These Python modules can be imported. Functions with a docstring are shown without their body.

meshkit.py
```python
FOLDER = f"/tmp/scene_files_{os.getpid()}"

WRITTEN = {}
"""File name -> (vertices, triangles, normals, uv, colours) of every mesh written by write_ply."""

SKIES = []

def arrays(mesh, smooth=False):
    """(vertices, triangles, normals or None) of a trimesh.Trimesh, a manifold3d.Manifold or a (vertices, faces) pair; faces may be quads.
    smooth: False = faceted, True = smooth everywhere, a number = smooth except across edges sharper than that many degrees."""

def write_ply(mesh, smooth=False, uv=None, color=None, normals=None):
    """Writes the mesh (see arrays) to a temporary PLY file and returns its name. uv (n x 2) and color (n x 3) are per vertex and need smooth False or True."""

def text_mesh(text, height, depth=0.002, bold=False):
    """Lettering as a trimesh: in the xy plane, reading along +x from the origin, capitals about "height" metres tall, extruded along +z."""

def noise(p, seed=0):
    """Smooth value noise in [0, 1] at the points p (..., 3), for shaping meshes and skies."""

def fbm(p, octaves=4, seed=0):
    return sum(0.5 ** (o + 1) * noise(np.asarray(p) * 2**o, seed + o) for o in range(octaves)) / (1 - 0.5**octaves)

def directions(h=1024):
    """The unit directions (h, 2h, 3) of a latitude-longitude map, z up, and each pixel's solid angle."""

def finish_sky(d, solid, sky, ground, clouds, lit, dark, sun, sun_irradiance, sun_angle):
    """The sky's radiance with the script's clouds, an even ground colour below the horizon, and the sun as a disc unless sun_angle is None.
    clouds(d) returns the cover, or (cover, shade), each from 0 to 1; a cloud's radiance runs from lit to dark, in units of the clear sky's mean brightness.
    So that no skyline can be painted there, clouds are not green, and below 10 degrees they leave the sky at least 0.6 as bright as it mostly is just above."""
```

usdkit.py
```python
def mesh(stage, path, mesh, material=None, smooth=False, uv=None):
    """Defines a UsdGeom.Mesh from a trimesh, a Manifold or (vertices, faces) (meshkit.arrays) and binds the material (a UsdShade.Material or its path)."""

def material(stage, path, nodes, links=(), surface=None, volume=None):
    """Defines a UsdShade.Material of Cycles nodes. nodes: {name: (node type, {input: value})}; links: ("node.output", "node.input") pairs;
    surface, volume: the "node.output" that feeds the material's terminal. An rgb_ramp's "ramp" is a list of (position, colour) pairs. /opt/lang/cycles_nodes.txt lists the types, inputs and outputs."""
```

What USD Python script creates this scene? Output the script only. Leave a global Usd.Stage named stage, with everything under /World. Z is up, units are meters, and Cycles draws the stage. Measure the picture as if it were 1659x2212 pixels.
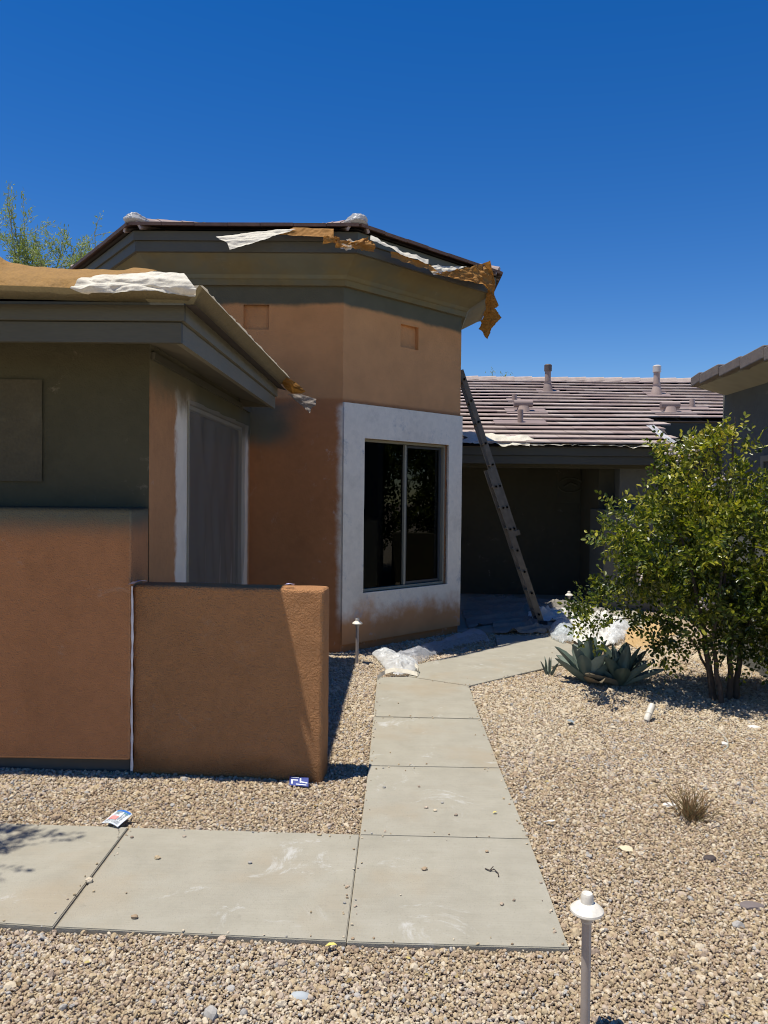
import math, random
import numpy as np
import trimesh
import manifold3d as m3
from shapely.geometry import Polygon, Point, box as sbox
from shapely.ops import unary_union
from shapely import contains_xy
from shapely.prepared import prep
from pxr import Usd, UsdGeom, UsdLux, UsdShade, Gf, Sdf, Vt
import usdkit, meshkit

stage = Usd.Stage.CreateInMemory()
UsdGeom.SetStageUpAxis(stage, UsdGeom.Tokens.z)
UsdGeom.SetStageMetersPerUnit(stage, 1.0)
UsdGeom.Xform.Define(stage, '/World')
UsdGeom.Scope.Define(stage, '/World/Looks')

# ------------------------------------------------------------------ camera
EYE = np.array([0.0, 0.0, 1.8])
FPX = 1662.0
_y = np.array([31.5, 36.0, -FPX]); _y /= np.linalg.norm(_y)          # world +Y seen from the camera
_z = np.array([0.012, 1.0, 0.0]); _z -= _y * (_z @ _y); _z /= np.linalg.norm(_z)
_x = np.cross(_y, _z)
ROT = np.array([_x, _y, _z])                                        # rows: world axes in camera axes
cam = UsdGeom.Camera.Define(stage, '/World/camera')
M = np.eye(4); M[:3, :3] = ROT; M[:3, 3] = EYE                        # camera -> world (column vectors)
cam.AddTransformOp().Set(Gf.Matrix4d(*M.T.ravel().tolist()))
cam.CreateHorizontalApertureAttr(36.0)
cam.CreateVerticalApertureAttr(48.0)
cam.CreateFocalLengthAttr(36.0 * FPX / 1659.0)
cam.CreateClippingRangeAttr(Gf.Vec2f(0.05, 5000))
cam.CreateExposureAttr(0.42)

# ------------------------------------------------------------------ sky and sun
SUN = np.array([-0.24, -0.10, 1.0]); SUN /= np.linalg.norm(SUN)
dome = UsdLux.DomeLight.Define(stage, '/World/sky')
usdkit.material(stage, '/World/Looks/sky', {
    's': ('sky_texture', {'sky_type': 'single_scattering', 'sun_disc': False, 'sun_elevation': math.asin(SUN[2]),
                          'sun_rotation': math.atan2(SUN[0], SUN[1]), 'altitude': 600.0, 'air_density': 1.0, 'aerosol_density': 0.03, 'ozone_density': 2.6}),
    'h': ('hsv', {'hue': 0.512, 'saturation': 1.41, 'value': 1.0, 'fac': 1.0}),
    'b': ('background_shader', {'strength': 0.092})},
    [('s.color', 'h.color'), ('h.color', 'b.color')], surface='b.background')
UsdShade.MaterialBindingAPI.Apply(dome.GetPrim()).Bind(UsdShade.Material.Get(stage, '/World/Looks/sky'))
dome.GetPrim().SetCustomDataByKey('kind', 'structure')
sun = UsdLux.DistantLight.Define(stage, '/World/sun')
sun.CreateNormalizeAttr(True); sun.CreateIntensityAttr(1.15); sun.CreateAngleAttr(0.53)
sun.CreateColorAttr(Gf.Vec3f(1.0, 0.95, 0.86))
sz = SUN; sx = np.cross([0, 1, 0], sz); sx /= np.linalg.norm(sx); sy = np.cross(sz, sx)
S = np.eye(4); S[:3, 0], S[:3, 1], S[:3, 2] = sx, sy, sz
sun.AddTransformOp().Set(Gf.Matrix4d(*S.T.ravel().tolist()))

# ------------------------------------------------------------------ helpers
def ray(px, py):
    c = np.array([(px - 829.5) / FPX, -(py - 1106.0) / FPX, -1.0])
    return ROT @ c
def at_z(px, py, z=0.0):
    d = ray(px, py); return EYE + d * ((z - EYE[2]) / d[2])
def at_y(px, py, y):
    d = ray(px, py); return EYE + d * ((y - EYE[1]) / d[1])
def at_plane(px, py, p, n):
    d = ray(px, py); p = np.asarray(p, float); n = np.asarray(n, float)
    return EYE + d * (((p - EYE) @ n) / (d @ n))

_used = {}
def path_for(name, parent=None):
    base = parent.GetPath().pathString if parent is not None else '/World'
    k = (base, name); i = _used.get(k, 0); _used[k] = i + 1
    return f'{base}/{name}' if i == 0 else f'{base}/{name}_{i:03d}'
def tag(p, label=None, cat=None, group=None, kind=None):
    p = p.GetPrim() if hasattr(p, 'GetPrim') else p
    for k, v in (('label', label), ('category', cat), ('group', group), ('kind', kind)):
        if v: p.SetCustomDataByKey(k, v)
    return p
def mesh(name, m, mat, parent=None, smooth=False):
    if isinstance(m, list): m = trimesh.util.concatenate(m)
    return usdkit.mesh(stage, path_for(name, parent), m, mat, smooth=smooth).GetPrim()
def thing(name, label, cat, loc=(0, 0, 0), rz=0.0, group=None):
    x = UsdGeom.Xform.Define(stage, path_for(name))
    x.AddTranslateOp().Set(Gf.Vec3d(*map(float, loc))); x.AddRotateZOp().Set(math.degrees(rz))
    return tag(x.GetPrim(), label, cat, group)
def rnd(prim, values):
    UsdGeom.PrimvarsAPI(prim).CreatePrimvar('rnd', Sdf.ValueTypeNames.FloatArray, 'vertex').Set(Vt.FloatArray.FromNumpy(np.asarray(values, np.float32)))
    return prim
def part(name, parent):
    return UsdGeom.Xform.Define(stage, path_for(name, parent)).GetPrim()
def box(lo, hi):
    lo = np.asarray(lo, float); hi = np.asarray(hi, float)
    b = trimesh.creation.box(hi - lo); b.apply_translation((lo + hi) / 2); return b
def man_to_tm(m):
    k = m.to_mesh(); return trimesh.Trimesh(k.vert_properties[:, :3], k.tri_verts, process=False)
def rbox(lo, hi, r=0.015, seg=8):
    lo = np.asarray(lo, float); hi = np.asarray(hi, float)
    s = m3.Manifold.sphere(r, seg); parts = []
    for i in range(8):
        c = [(hi[k] - r) if (i >> k) & 1 else (lo[k] + r) for k in range(3)]
        parts.append(s.translate(c))
    return man_to_tm(m3.Manifold.batch_hull(parts))
def frame_tf(o, e, n):
    """local x -> e, local y -> world z, local z -> outward n"""
    T = np.eye(4); T[:3, 0] = e; T[:3, 1] = [0, 0, 1]; T[:3, 2] = n; T[:3, 3] = o
    return T
def wall_panel(o, e, n, poly, thick, front=0.0):
    """poly in (along, height); front: how far the face stands out of the wall line; body goes inwards"""
    g = trimesh.creation.extrude_polygon(poly, thick, engine='earcut')
    g.apply_translation([0, 0, front - thick])
    T = frame_tf(np.asarray(o, float), np.asarray(e, float), np.asarray(n, float))
    g.apply_transform(T)
    if np.linalg.det(T[:3, :3]) < 0: g.invert()
    return g
def tube(pts, radii, sides=7, cap=True):
    pts = np.asarray(pts, float); n = len(pts)
    radii = np.full(n, radii) if np.ndim(radii) == 0 else np.asarray(radii, float)
    t = np.gradient(pts, axis=0); t /= np.linalg.norm(t, axis=1, keepdims=True) + 1e-12
    ref = np.array([0.31, 0.17, 0.93]) if abs(t[0] @ np.array([0.31, 0.17, 0.93])) < .9 else np.array([1.0, 0, 0])
    vs = []
    u = np.cross(t[0], ref)
    for i in range(n):
        u = u - t[i] * (u @ t[i]); u /= np.linalg.norm(u) + 1e-12
        w = np.cross(t[i], u)
        a = np.arange(sides) * 2 * np.pi / sides
        vs.append(pts[i] + radii[i] * (np.cos(a)[:, None] * u + np.sin(a)[:, None] * w))
    v = np.vstack(vs); f = []
    for i in range(n - 1):
        for k in range(sides):
            a, b = i * sides + k, i * sides + (k + 1) % sides
            f += [[a, b, b + sides], [a, b + sides, a + sides]]
    if cap:
        v = np.vstack([v, pts[0], pts[-1]]); c0, c1 = n * sides, n * sides + 1
        for k in range(sides):
            f += [[c0, (k + 1) % sides, k], [c1, (n - 1) * sides + k, (n - 1) * sides + (k + 1) % sides]]
    return trimesh.Trimesh(v, f, process=False)
def lathe(profile, seg=20):
    return trimesh.creation.revolve(np.asarray(profile, float), sections=seg)
def sheet(corners, nu, nv, amp=0.01, freq=6.0, seed=0, sag=None, ridged=True, edge=0.0):
    """crumpled sheet between four corner points 00,10,11,01 (u along first edge)"""
    c = [np.asarray(x, float) for x in corners]
    u, v = np.meshgrid(np.linspace(0, 1, nu), np.linspace(0, 1, nv), indexing='ij')
    if edge:
        rr = np.random.default_rng(seed + 71)
        q = np.stack([u * 7, v * 7, np.full_like(u, seed)], -1)
        v = v + (meshkit.fbm(q, 3, seed + 5) - .5) * edge * np.where(v > .5, 1, -1) * (np.abs(v - .5) * 2) ** 3
        u = u + (meshkit.fbm(q + 9, 3, seed + 6) - .5) * edge * (np.abs(u - .5) * 2) ** 3
    P = (c[0] * ((1 - u) * (1 - v))[..., None] + c[1] * (u * (1 - v))[..., None] + c[2] * (u * v)[..., None] + c[3] * ((1 - u) * v)[..., None])
    n = np.cross(c[1] - c[0], c[3] - c[0]); n /= np.linalg.norm(n)
    q = P * freq
    h = meshkit.fbm(q, 3, seed)
    if ridged: h = 1 - np.abs(2 * h - 1) * 2.0
    else: h = (h - .5) * 2
    P = P + n * (amp * h)[..., None]
    if sag is not None: P = P + sag(u, v)
    idx = np.arange(nu * nv).reshape(nu, nv)
    a, b, cc, d = idx[:-1, :-1].ravel(), idx[1:, :-1].ravel(), idx[1:, 1:].ravel(), idx[:-1, 1:].ravel()
    return trimesh.Trimesh(P.reshape(-1, 3), np.vstack([np.stack([a, b, cc], 1), np.stack([a, cc, d], 1)]), process=False)
def heap(poly, h, step=0.02, seed=0, freq=9.0, base=0.0, amp=1.0, folds=0):
    """crumpled film or cloth lying in an outline on the ground: dome height falls to zero at the rim, with sharp creases"""
    poly = Polygon(poly) if not isinstance(poly, Polygon) else poly
    x0, y0, x1, y1 = poly.bounds
    nx, ny = int((x1 - x0) / step) + 2, int((y1 - y0) / step) + 2
    X, Y = np.meshgrid(np.linspace(x0, x1, nx), np.linspace(y0, y1, ny), indexing='ij')
    ins = contains_xy(poly, X.ravel(), Y.ravel()).reshape(X.shape)
    bd = poly.boundary
    D = np.array([bd.distance(Point(a, b)) if i else 0.0 for a, b, i in zip(X.ravel(), Y.ravel(), ins.ravel())]).reshape(X.shape)
    w = max(D.max(), 1e-6)
    dome_ = np.sqrt(np.clip(D / w, 0, 1))
    q = np.stack([X * freq, Y * freq, np.full_like(X, seed * 1.7)], -1)
    n1 = meshkit.fbm(q, 4, seed); r1 = 1 - np.abs(2 * meshkit.fbm(q * 1.3 + 5, 3, seed + 3) - 1) * 2.2
    Z = base + 0.006 + h * dome_ * (0.45 + 0.5 * n1 + 0.55 * amp * r1)
    rf = np.random.default_rng(seed + 500)
    for _ in range(folds):
        a_ = rf.normal(0, .35) + (0 if rf.random() < .8 else 1.3); c_ = (rf.uniform(x0, x1), rf.uniform(y0, y1)); ln_ = rf.uniform(.25, .8)
        s1 = (X - c_[0]) * math.cos(a_) + (Y - c_[1]) * math.sin(a_); s2 = -(X - c_[0]) * math.sin(a_) + (Y - c_[1]) * math.cos(a_) + .05 * np.sin(s1 * 5 + seed)
        Z = Z + rf.uniform(.03, .07) * np.exp(-(s2 / .028) ** 2) * np.exp(-(s1 / ln_) ** 4) * (D > 0)
    Z = np.maximum(Z, base + 0.004)
    keep = ins
    idx = np.arange(nx * ny).reshape(nx, ny)
    k = keep[:-1, :-1] & keep[1:, :-1] & keep[1:, 1:] & keep[:-1, 1:]
    a, b, c, d = idx[:-1, :-1][k], idx[1:, :-1][k], idx[1:, 1:][k], idx[:-1, 1:][k]
    rs = np.random.default_rng(seed)
    jit = rs.normal(0, step * .18, (nx * ny, 2))
    V = np.stack([X.ravel() + jit[:, 0], Y.ravel() + jit[:, 1], Z.ravel()], 1)
    t = trimesh.Trimesh(V, np.vstack([np.stack([a, b, c], 1), np.stack([a, c, d], 1)]), process=False)
    t.remove_unreferenced_vertices(); return t
def poly_sheet(pts, amp=0.01, seed=0, div=4, fq=11):
    """a crumpled flap of paper with the outline given in 3-D (fan from its centre, subdivided and creased)"""
    pts = [np.asarray(p, float) for p in pts]; c = sum(pts) / len(pts)
    v = [c] + pts; f = [[0, i + 1, (i + 1) % len(pts) + 1] for i in range(len(pts))]
    t = trimesh.Trimesh(v, f, process=False)
    for _ in range(div): t = t.subdivide()
    n = sum(np.cross(pts[i] - c, pts[(i + 1) % len(pts)] - c) for i in range(len(pts))); n /= np.linalg.norm(n) + 1e-12
    q = np.array(t.vertices) * fq * np.array([.7, 1, 1.5])
    t.vertices = np.array(t.vertices) + n * (amp * (1 - np.abs(2 * meshkit.fbm(q, 3, seed) - 1) * 2.2))[:, None]
    return t

# ------------------------------------------------------------------ materials
class G:
    """small node-graph writer: a value 'node.output' is a link"""
    def __init__(s): s.nodes, s.links = {}, []
    def n(s, kind, **kw):
        name = f'n{len(s.nodes)}'; vals = {}
        for k, v in kw.items():
            if isinstance(v, str) and '.' in v and v.split('.')[0] in s.nodes: s.links.append((v, f'{name}.{k}'))
            else: vals[k] = v
        s.nodes[name] = (kind, vals); return name
    def pos(s):
        if not hasattr(s, '_p'): s._p = s.n('geometry')
        return s._p + '.position'
    def obj(s):
        if not hasattr(s, '_o'): s._o = s.n('texture_coordinate')
        return s._o + '.object'
    def xyz(s):
        if not hasattr(s, '_xyz'): s._xyz = s.n('separate_xyz', vector=s.pos())
        return s._xyz
    def noise(s, scale, detail=3, rough=.55, vec=None, dist=0.0):
        return s.n('noise_texture', vector=vec or s.pos(), scale=scale, detail=detail, roughness=rough, distortion=dist) + '.fac'
    def math(s, op, a, b=0.0): return s.n('math', math_type=op, value1=a, value2=b) + '.value'
    def step(s, v, a, b, lo=0.0, hi=1.0):
        return s.n('map_range', range_type='smoothstep', value=v, from_min=a, from_max=b, to_min=lo, to_max=hi) + '.result'
    def mix(s, fac, a, b, kind='mix'):
        return s.n('mix', mix_type=kind, fac=fac, color1=a, color2=b) + '.color'
    def ramp(s, fac, stops): return s.n('rgb_ramp', fac=fac, ramp=stops) + '.color'
    def edge(s, axis, a, b, wob=0.0, wscale=4.0):
        """0 below a .. 1 above b along a world axis, with a wobbling edge"""
        v = f'{s.xyz()}.{axis}'
        if wob: v = s.math('add', v, s.math('multiply', s.math('subtract', s.noise(wscale, 4, .6), .5), wob))
        return s.step(v, min(a, b), max(a, b), 0.0 if a < b else 1.0, 1.0 if a < b else 0.0)
    def bump(s, h, strength, dist, normal=None):
        kw = dict(height=h, strength=strength, distance=dist)
        if normal: kw['normal'] = normal
        return s.n('bump', **kw) + '.normal'
    def done(s, name, surface):
        return usdkit.material(stage, '/World/Looks/' + name, s.nodes, s.links, surface=surface)
def mulc(c, k): return tuple(x * k for x in c)
def vary(g, c, amount=.22, scale=2.5, vec=None):
    n = g.noise(scale, 5, .62, vec)
    return g.ramp(n, [(.25, mulc(c, 1 - amount)), (.5, c), (.78, mulc(c, 1 + amount))])
def simple(name, c, rough=.6, amount=.12, scale=6.0, bump=None, spec=None, metal=0.0, objspace=False):
    g = G(); vec = g.obj() if objspace else None
    col = vary(g, c, amount, scale, vec)
    kw = dict(base_color=col, roughness=rough, metallic=metal)
    if spec is not None: kw['specular_ior_level'] = spec
    if bump: kw['normal'] = g.bump(g.noise(bump[0], 4, .6, vec), bump[1], bump[2])
    p = g.n('principled_bsdf', **kw); return g.done(name, p + '.BSDF')

ORANGE = (.465, .228, .098); ORANGE2 = (.42, .178, .07); OLIVE = (.135, .128, .088); WHITE = (.76, .67, .535)
OVER = (.19, .135, .072)
def stucco_normal(g, s=1.0):
    a = g.noise(95, 3, .6); b = g.noise(34, 2, .5)
    h = g.math('add', g.math('multiply', a, .7), g.math('multiply', b, .5))
    return g.bump(h, min(1.0, .8 * s), .012 * max(1.0, s))
def stucco(name, base, layers=(), s=1.0, amount=.16):
    g = G(); col = vary(g, base, amount, 1.6)
    col = g.mix(.35, col, g.ramp(g.noise(14, 4, .7), [(.3, mulc(base, .8)), (.7, mulc(base, 1.16))]))
    col = g.mix(g.step(g.noise(2.3, 6, .72), .52, .70, 0.0, .45), col, mulc(base, .70))
    col = g.mix(g.step(g.noise(3.7, 7, .78, dist=.8), .60, .72, 0.0, .28), col, (.52, .44, .34))
    for lay in layers:
        c, fn = lay
        col = g.mix(fn(g), col, vary(g, c, .13, 3.0))
    p = g.n('principled_bsdf', base_color=col, roughness=.92, specular_ior_level=.2, normal=stucco_normal(g, s))
    return g.done(name, p + '.BSDF')
both = lambda *fs: (lambda g: __import__('functools').reduce(lambda a, b: g.math('multiply', a, b), [f(g) for f in fs]))
E = lambda axis, a, b, wob=0.0, ws=4.0: (lambda g: g.edge(axis, a, b, wob, ws))

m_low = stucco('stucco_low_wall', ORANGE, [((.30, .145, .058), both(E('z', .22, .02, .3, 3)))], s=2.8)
m_pop = stucco('stucco_wainscot', (.46, .208, .09), [(OLIVE, E('z', 1.47, 1.66, .12, 3)), ((.07, .064, .04), E('z', 1.66, 1.70, .02, 3))], s=1.3)  # olive is overspray; the darkest top band paints in the ledge shadow
m_green = stucco('stucco_green', (.085, .078, .048), s=.7)
m_side = stucco('stucco_side_wall', ORANGE, [
    (WHITE, both(E('y', 5.74, 5.84, .22, 7), E('y', 8.62, 8.52, .1, 7), E('z', 2.95, 2.6, .05))),
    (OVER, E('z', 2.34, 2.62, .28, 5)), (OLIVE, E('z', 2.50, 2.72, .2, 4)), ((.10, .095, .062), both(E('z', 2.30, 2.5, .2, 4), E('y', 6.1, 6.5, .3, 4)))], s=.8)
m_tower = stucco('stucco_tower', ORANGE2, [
    ((.54, .265, .11), E('z', 2.86, 2.90, .02)),  # above the paint line, colour lightened to stand in for bounced sun
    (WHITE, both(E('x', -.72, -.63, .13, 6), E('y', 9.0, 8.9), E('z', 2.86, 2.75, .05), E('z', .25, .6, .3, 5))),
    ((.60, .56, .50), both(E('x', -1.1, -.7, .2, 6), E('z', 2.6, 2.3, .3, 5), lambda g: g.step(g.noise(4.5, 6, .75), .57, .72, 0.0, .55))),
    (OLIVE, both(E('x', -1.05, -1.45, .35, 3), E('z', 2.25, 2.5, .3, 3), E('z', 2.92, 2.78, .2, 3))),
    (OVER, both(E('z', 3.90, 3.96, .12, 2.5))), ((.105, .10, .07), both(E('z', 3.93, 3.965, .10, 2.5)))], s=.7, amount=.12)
m_trim = stucco('stucco_primed_trim', WHITE, [
    (ORANGE, E('z', .62, .28, .55, 4)),
    ((.33, .34, .35), (lambda g: g.step(g.noise(3.2, 6, .72), .56, .74, 0.0, .75)))], s=.45, amount=.07)
m_cornice = stucco('painted_cornice', (.17, .135, .068), [(OLIVE, (lambda g: g.step(g.noise(1.3, 4, .6), .42, .62)))], s=.3)
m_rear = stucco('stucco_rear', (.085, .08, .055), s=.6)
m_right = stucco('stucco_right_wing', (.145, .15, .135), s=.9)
m_gap = simple('screed_shadow', (.12, .10, .08), .9)
def painted_board(name, c):
    g = G(); mp = g.n('mapping', vector=g.pos(), scale=(3, 3, 30)) + '.vector'
    col = g.mix(.5, vary(g, c, .18, 2.0), g.ramp(g.noise(5, 5, .65, mp), [(.3, mulc(c, .72)), (.7, mulc(c, 1.15))]))
    p = g.n('principled_bsdf', base_color=col, roughness=.62, normal=g.bump(g.noise(40, 3, .6, mp), .25, .004))
    return g.done(name, p + '.BSDF')
m_board = painted_board('painted_board', (.080, .077, .055))
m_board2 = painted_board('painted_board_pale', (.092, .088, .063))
m_board3 = painted_board('painted_board_side', (.16, .15, .108))  # same paint as the front boards, paled to carry light bounced off the gravel
m_soffit = simple('soffit', (.10, .09, .062), .8, .2)
m_cream = simple('cream_soffit', (.30, .27, .20), .8)
def tile_mat(name, c, c2):
    g = G(); r = g.n('geometry') + '.random_per_island'
    col = g.mix(r, c, c2)
    col = g.mix(.5, col, g.ramp(g.noise(9, 5, .7), [(.3, mulc(c, .7)), (.7, mulc(c2, 1.2))]))
    p = g.n('principled_bsdf', base_color=col, roughness=.85, normal=g.bump(g.noise(60, 3), .4, .006))
    return g.done(name, p + '.BSDF')
m_tiles = [tile_mat(f'roof_tile_{k}', c, c2) for k, (c, c2) in enumerate([((.33, .255, .215), (.39, .315, .27)), ((.29, .215, .185), (.35, .27, .235)), ((.37, .295, .255), (.43, .355, .31))])]
m_tdark = tile_mat('roof_tile_dark', (.10, .055, .042), (.15, .085, .062))
m_tgrey = tile_mat('roof_tile_grey', (.15, .12, .105), (.20, .165, .14))
m_deck = simple('roof_felt', (.05, .04, .035), .9)
m_frame = simple('window_frame', (.26, .235, .17), .45, .06)
m_glassframe_dark = simple('sash_dark', (.05, .05, .048), .5)
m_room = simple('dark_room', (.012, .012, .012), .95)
g = G(); fr = g.n('fresnel', IOR=1.52) + '.fac'
f2 = g.math('add', g.math('multiply', fr, 1.0), .0)
gl = g.n('glossy_bsdf', color=(.62, .66, .66), roughness=.004, normal=g.bump(g.noise(1.4, 2), .03, .01)); tr = g.n('transparent_bsdf', color=(.16, .17, .165))
mx = g.n('mix_closure', fac=f2, closure1=tr + '.BSDF', closure2=gl + '.BSDF'); m_glass = g.done('window_glass', mx + '.closure')
def film(name, c, opacity, rough=.25, bumps=14):
    g = G(); p = g.n('principled_bsdf', base_color=c, roughness=rough, normal=g.bump(g.noise(bumps, 4, .65), .6, .02))
    tl = g.n('translucent_bsdf', color=c); a = g.n('mix_closure', fac=.3, closure1=p + '.BSDF', closure2=tl + '.BSDF')
    t = g.n('transparent_bsdf', color=(.96, .97, .98))
    m = g.n('mix_closure', fac=opacity, closure1=t + '.BSDF', closure2=a + '.closure')
    return g.done(name, m + '.closure')
m_tape = simple('masking_tape', (.42, .37, .25), .7)
m_film = film('masking_film', (.46, .43, .375), .40)
m_film_thick = film('white_plastic', (.78, .80, .80), .64)
m_film_hip = film('weathered_plastic', (.50, .50, .48), .78)
m_film_clear = film('clear_plastic', (.72, .78, .80), .55)
m_film_thin = film('thin_plastic', (.60, .62, .66), .40)
def paper(name, c, trans=.25, bumps=18):
    g = G(); col = vary(g, c, .18, 7.0); col = g.mix(.4, col, g.ramp(g.noise(60, 3, .65), [(.35, mulc(c, .7)), (.65, mulc(c, 1.2))]))
    p = g.n('principled_bsdf', base_color=col, roughness=.8, normal=g.bump(g.noise(bumps, 4, .65), .5, .015))
    t = g.n('translucent_bsdf', color=mulc(c, 1.0)); m = g.n('mix_closure', fac=trans, closure1=p + '.BSDF', closure2=t + '.BSDF')
    return g.done(name, m + '.closure')
m_kraft = paper('kraft_paper', (.41, .19, .036), .22)
m_kraft_dark = paper('kraft_paper_near', (.29, .15, .026), .12, 34)
m_kraft_tan = paper('kraft_paper_tan', (.50, .34, .155), .15)
m_white = paper('white_paper', (.72, .67, .55), .2)
m_opaper = paper('oversprayed_paper', (.21, .17, .09), .12)
m_dpaper = paper('dark_masking_paper', (.088, .074, .042), .08)
m_gpaper = paper('grey_paper', (.36, .31, .26), .25)
m_cloth = paper('canvas_cloth', (.66, .64, .58), .08, 30)
m_bluecloth = paper('grey_drop_cloth', (.24, .22, .185), .05, 26)
m_lamp = simple('lamp_enamel', (.64, .60, .51), .5, .22, 45)
m_lampdark = simple('lamp_collar', (.33, .29, .25), .5, .1, 20)
m_post = simple('lamp_post', (.31, .265, .23), .5, .12, 25)
m_alu = simple('aluminium_worn', (.15, .13, .105), .5, .3, 9, metal=.35)
m_rung = simple('rung_metal', (.10, .09, .08), .5, .2, 9, metal=.4)
m_rubber = simple('rubber', (.03, .03, .03), .8)
m_pipe = simple('vent_paint', (.28, .21, .18), .7, .2, 8)
m_pipe2 = simple('vent_paint_pink', (.40, .30, .25), .7, .15, 8)
m_capd = simple('vent_cap_dark', (.09, .065, .055), .6)
m_capw = simple('vent_cap_pale', (.50, .46, .42), .6)
m_lead = simple('flashing', (.21, .155, .14), .7)
m_caulk = simple('caulk', (.66, .62, .60), .7, .15, 30)
m_blue_tape = simple('blue_tape', (.20, .20, .34), .7)
m_bark = simple('bark', (.085, .065, .05), .9, .35, 12, (30, .8, .02))
m_twig = simple('pale_twig', (.20, .20, .10), .9)

def leaf_mat(name, stops, gloss=.36, trans=.3):
    g = G(); r = g.n('attribute', attribute='rnd') + '.fac'
    big = g.noise(2.6, 2, .5)
    fac = g.math('add', g.math('multiply', r, .9), g.math('multiply', g.math('subtract', big, .5), .9))
    col = g.ramp(fac, stops)
    p = g.n('principled_bsdf', base_color=col, roughness=gloss, specular_ior_level=.5)
    t = g.n('translucent_bsdf', color=g.mix(1.0, col, (1.5, 1.7, .5), 'multiply'))
    m = g.n('mix_closure', fac=trans, closure1=p + '.BSDF', closure2=t + '.BSDF'); return g.done(name, m + '.closure')
m_leaf = leaf_mat('laurel_leaf', [(0, (.026, .046, .008)), (.22, (.06, .088, .012)), (.38, (.14, .16, .018)), (.55, (.27, .27, .03)), (.75, (.44, .40, .06)), (.9, (.44, .33, .05)), (1, (.36, .15, .02))])
m_pverde = leaf_mat('desert_tree_leaf', [(0, (.15, .19, .07)), (.6, (.24, .28, .12)), (1, (.32, .35, .17))], .6)
m_litter = leaf_mat('dry_leaf', [(0, (.10, .06, .03)), (.4, (.24, .16, .06)), (.7, (.40, .31, .11)), (1, (.50, .42, .12))], .7, .1)
m_bloom = simple('blossom', (.56, .47, .42), .7)
g = G(); r = g.n('geometry') + '.random_per_island'
col = g.mix(.6, g.mix(r, (.075, .105, .085), (.12, .155, .125)), vary(g, (.11, .145, .115), .3, 9))
m_agave = g.done('agave_leaf', g.n('principled_bsdf', base_color=col, roughness=.5, normal=g.bump(g.noise(25, 3), .2, .01)) + '.BSDF')
m_agaves = [m_agave, simple('agave_leaf_dark', (.06, .085, .062), .5, .3, 9), simple('agave_leaf_pale', (.17, .205, .165), .5, .3, 9), simple('agave_leaf_dry', (.16, .13, .085), .7, .3, 9)]
m_spine = simple('agave_spine', (.06, .035, .025), .6)
m_dry = simple('dry_stems', (.17, .095, .035), .9, .4, 20)
m_drygreen = simple('dry_green_stems', (.13, .105, .035), .9, .4, 20)

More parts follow.
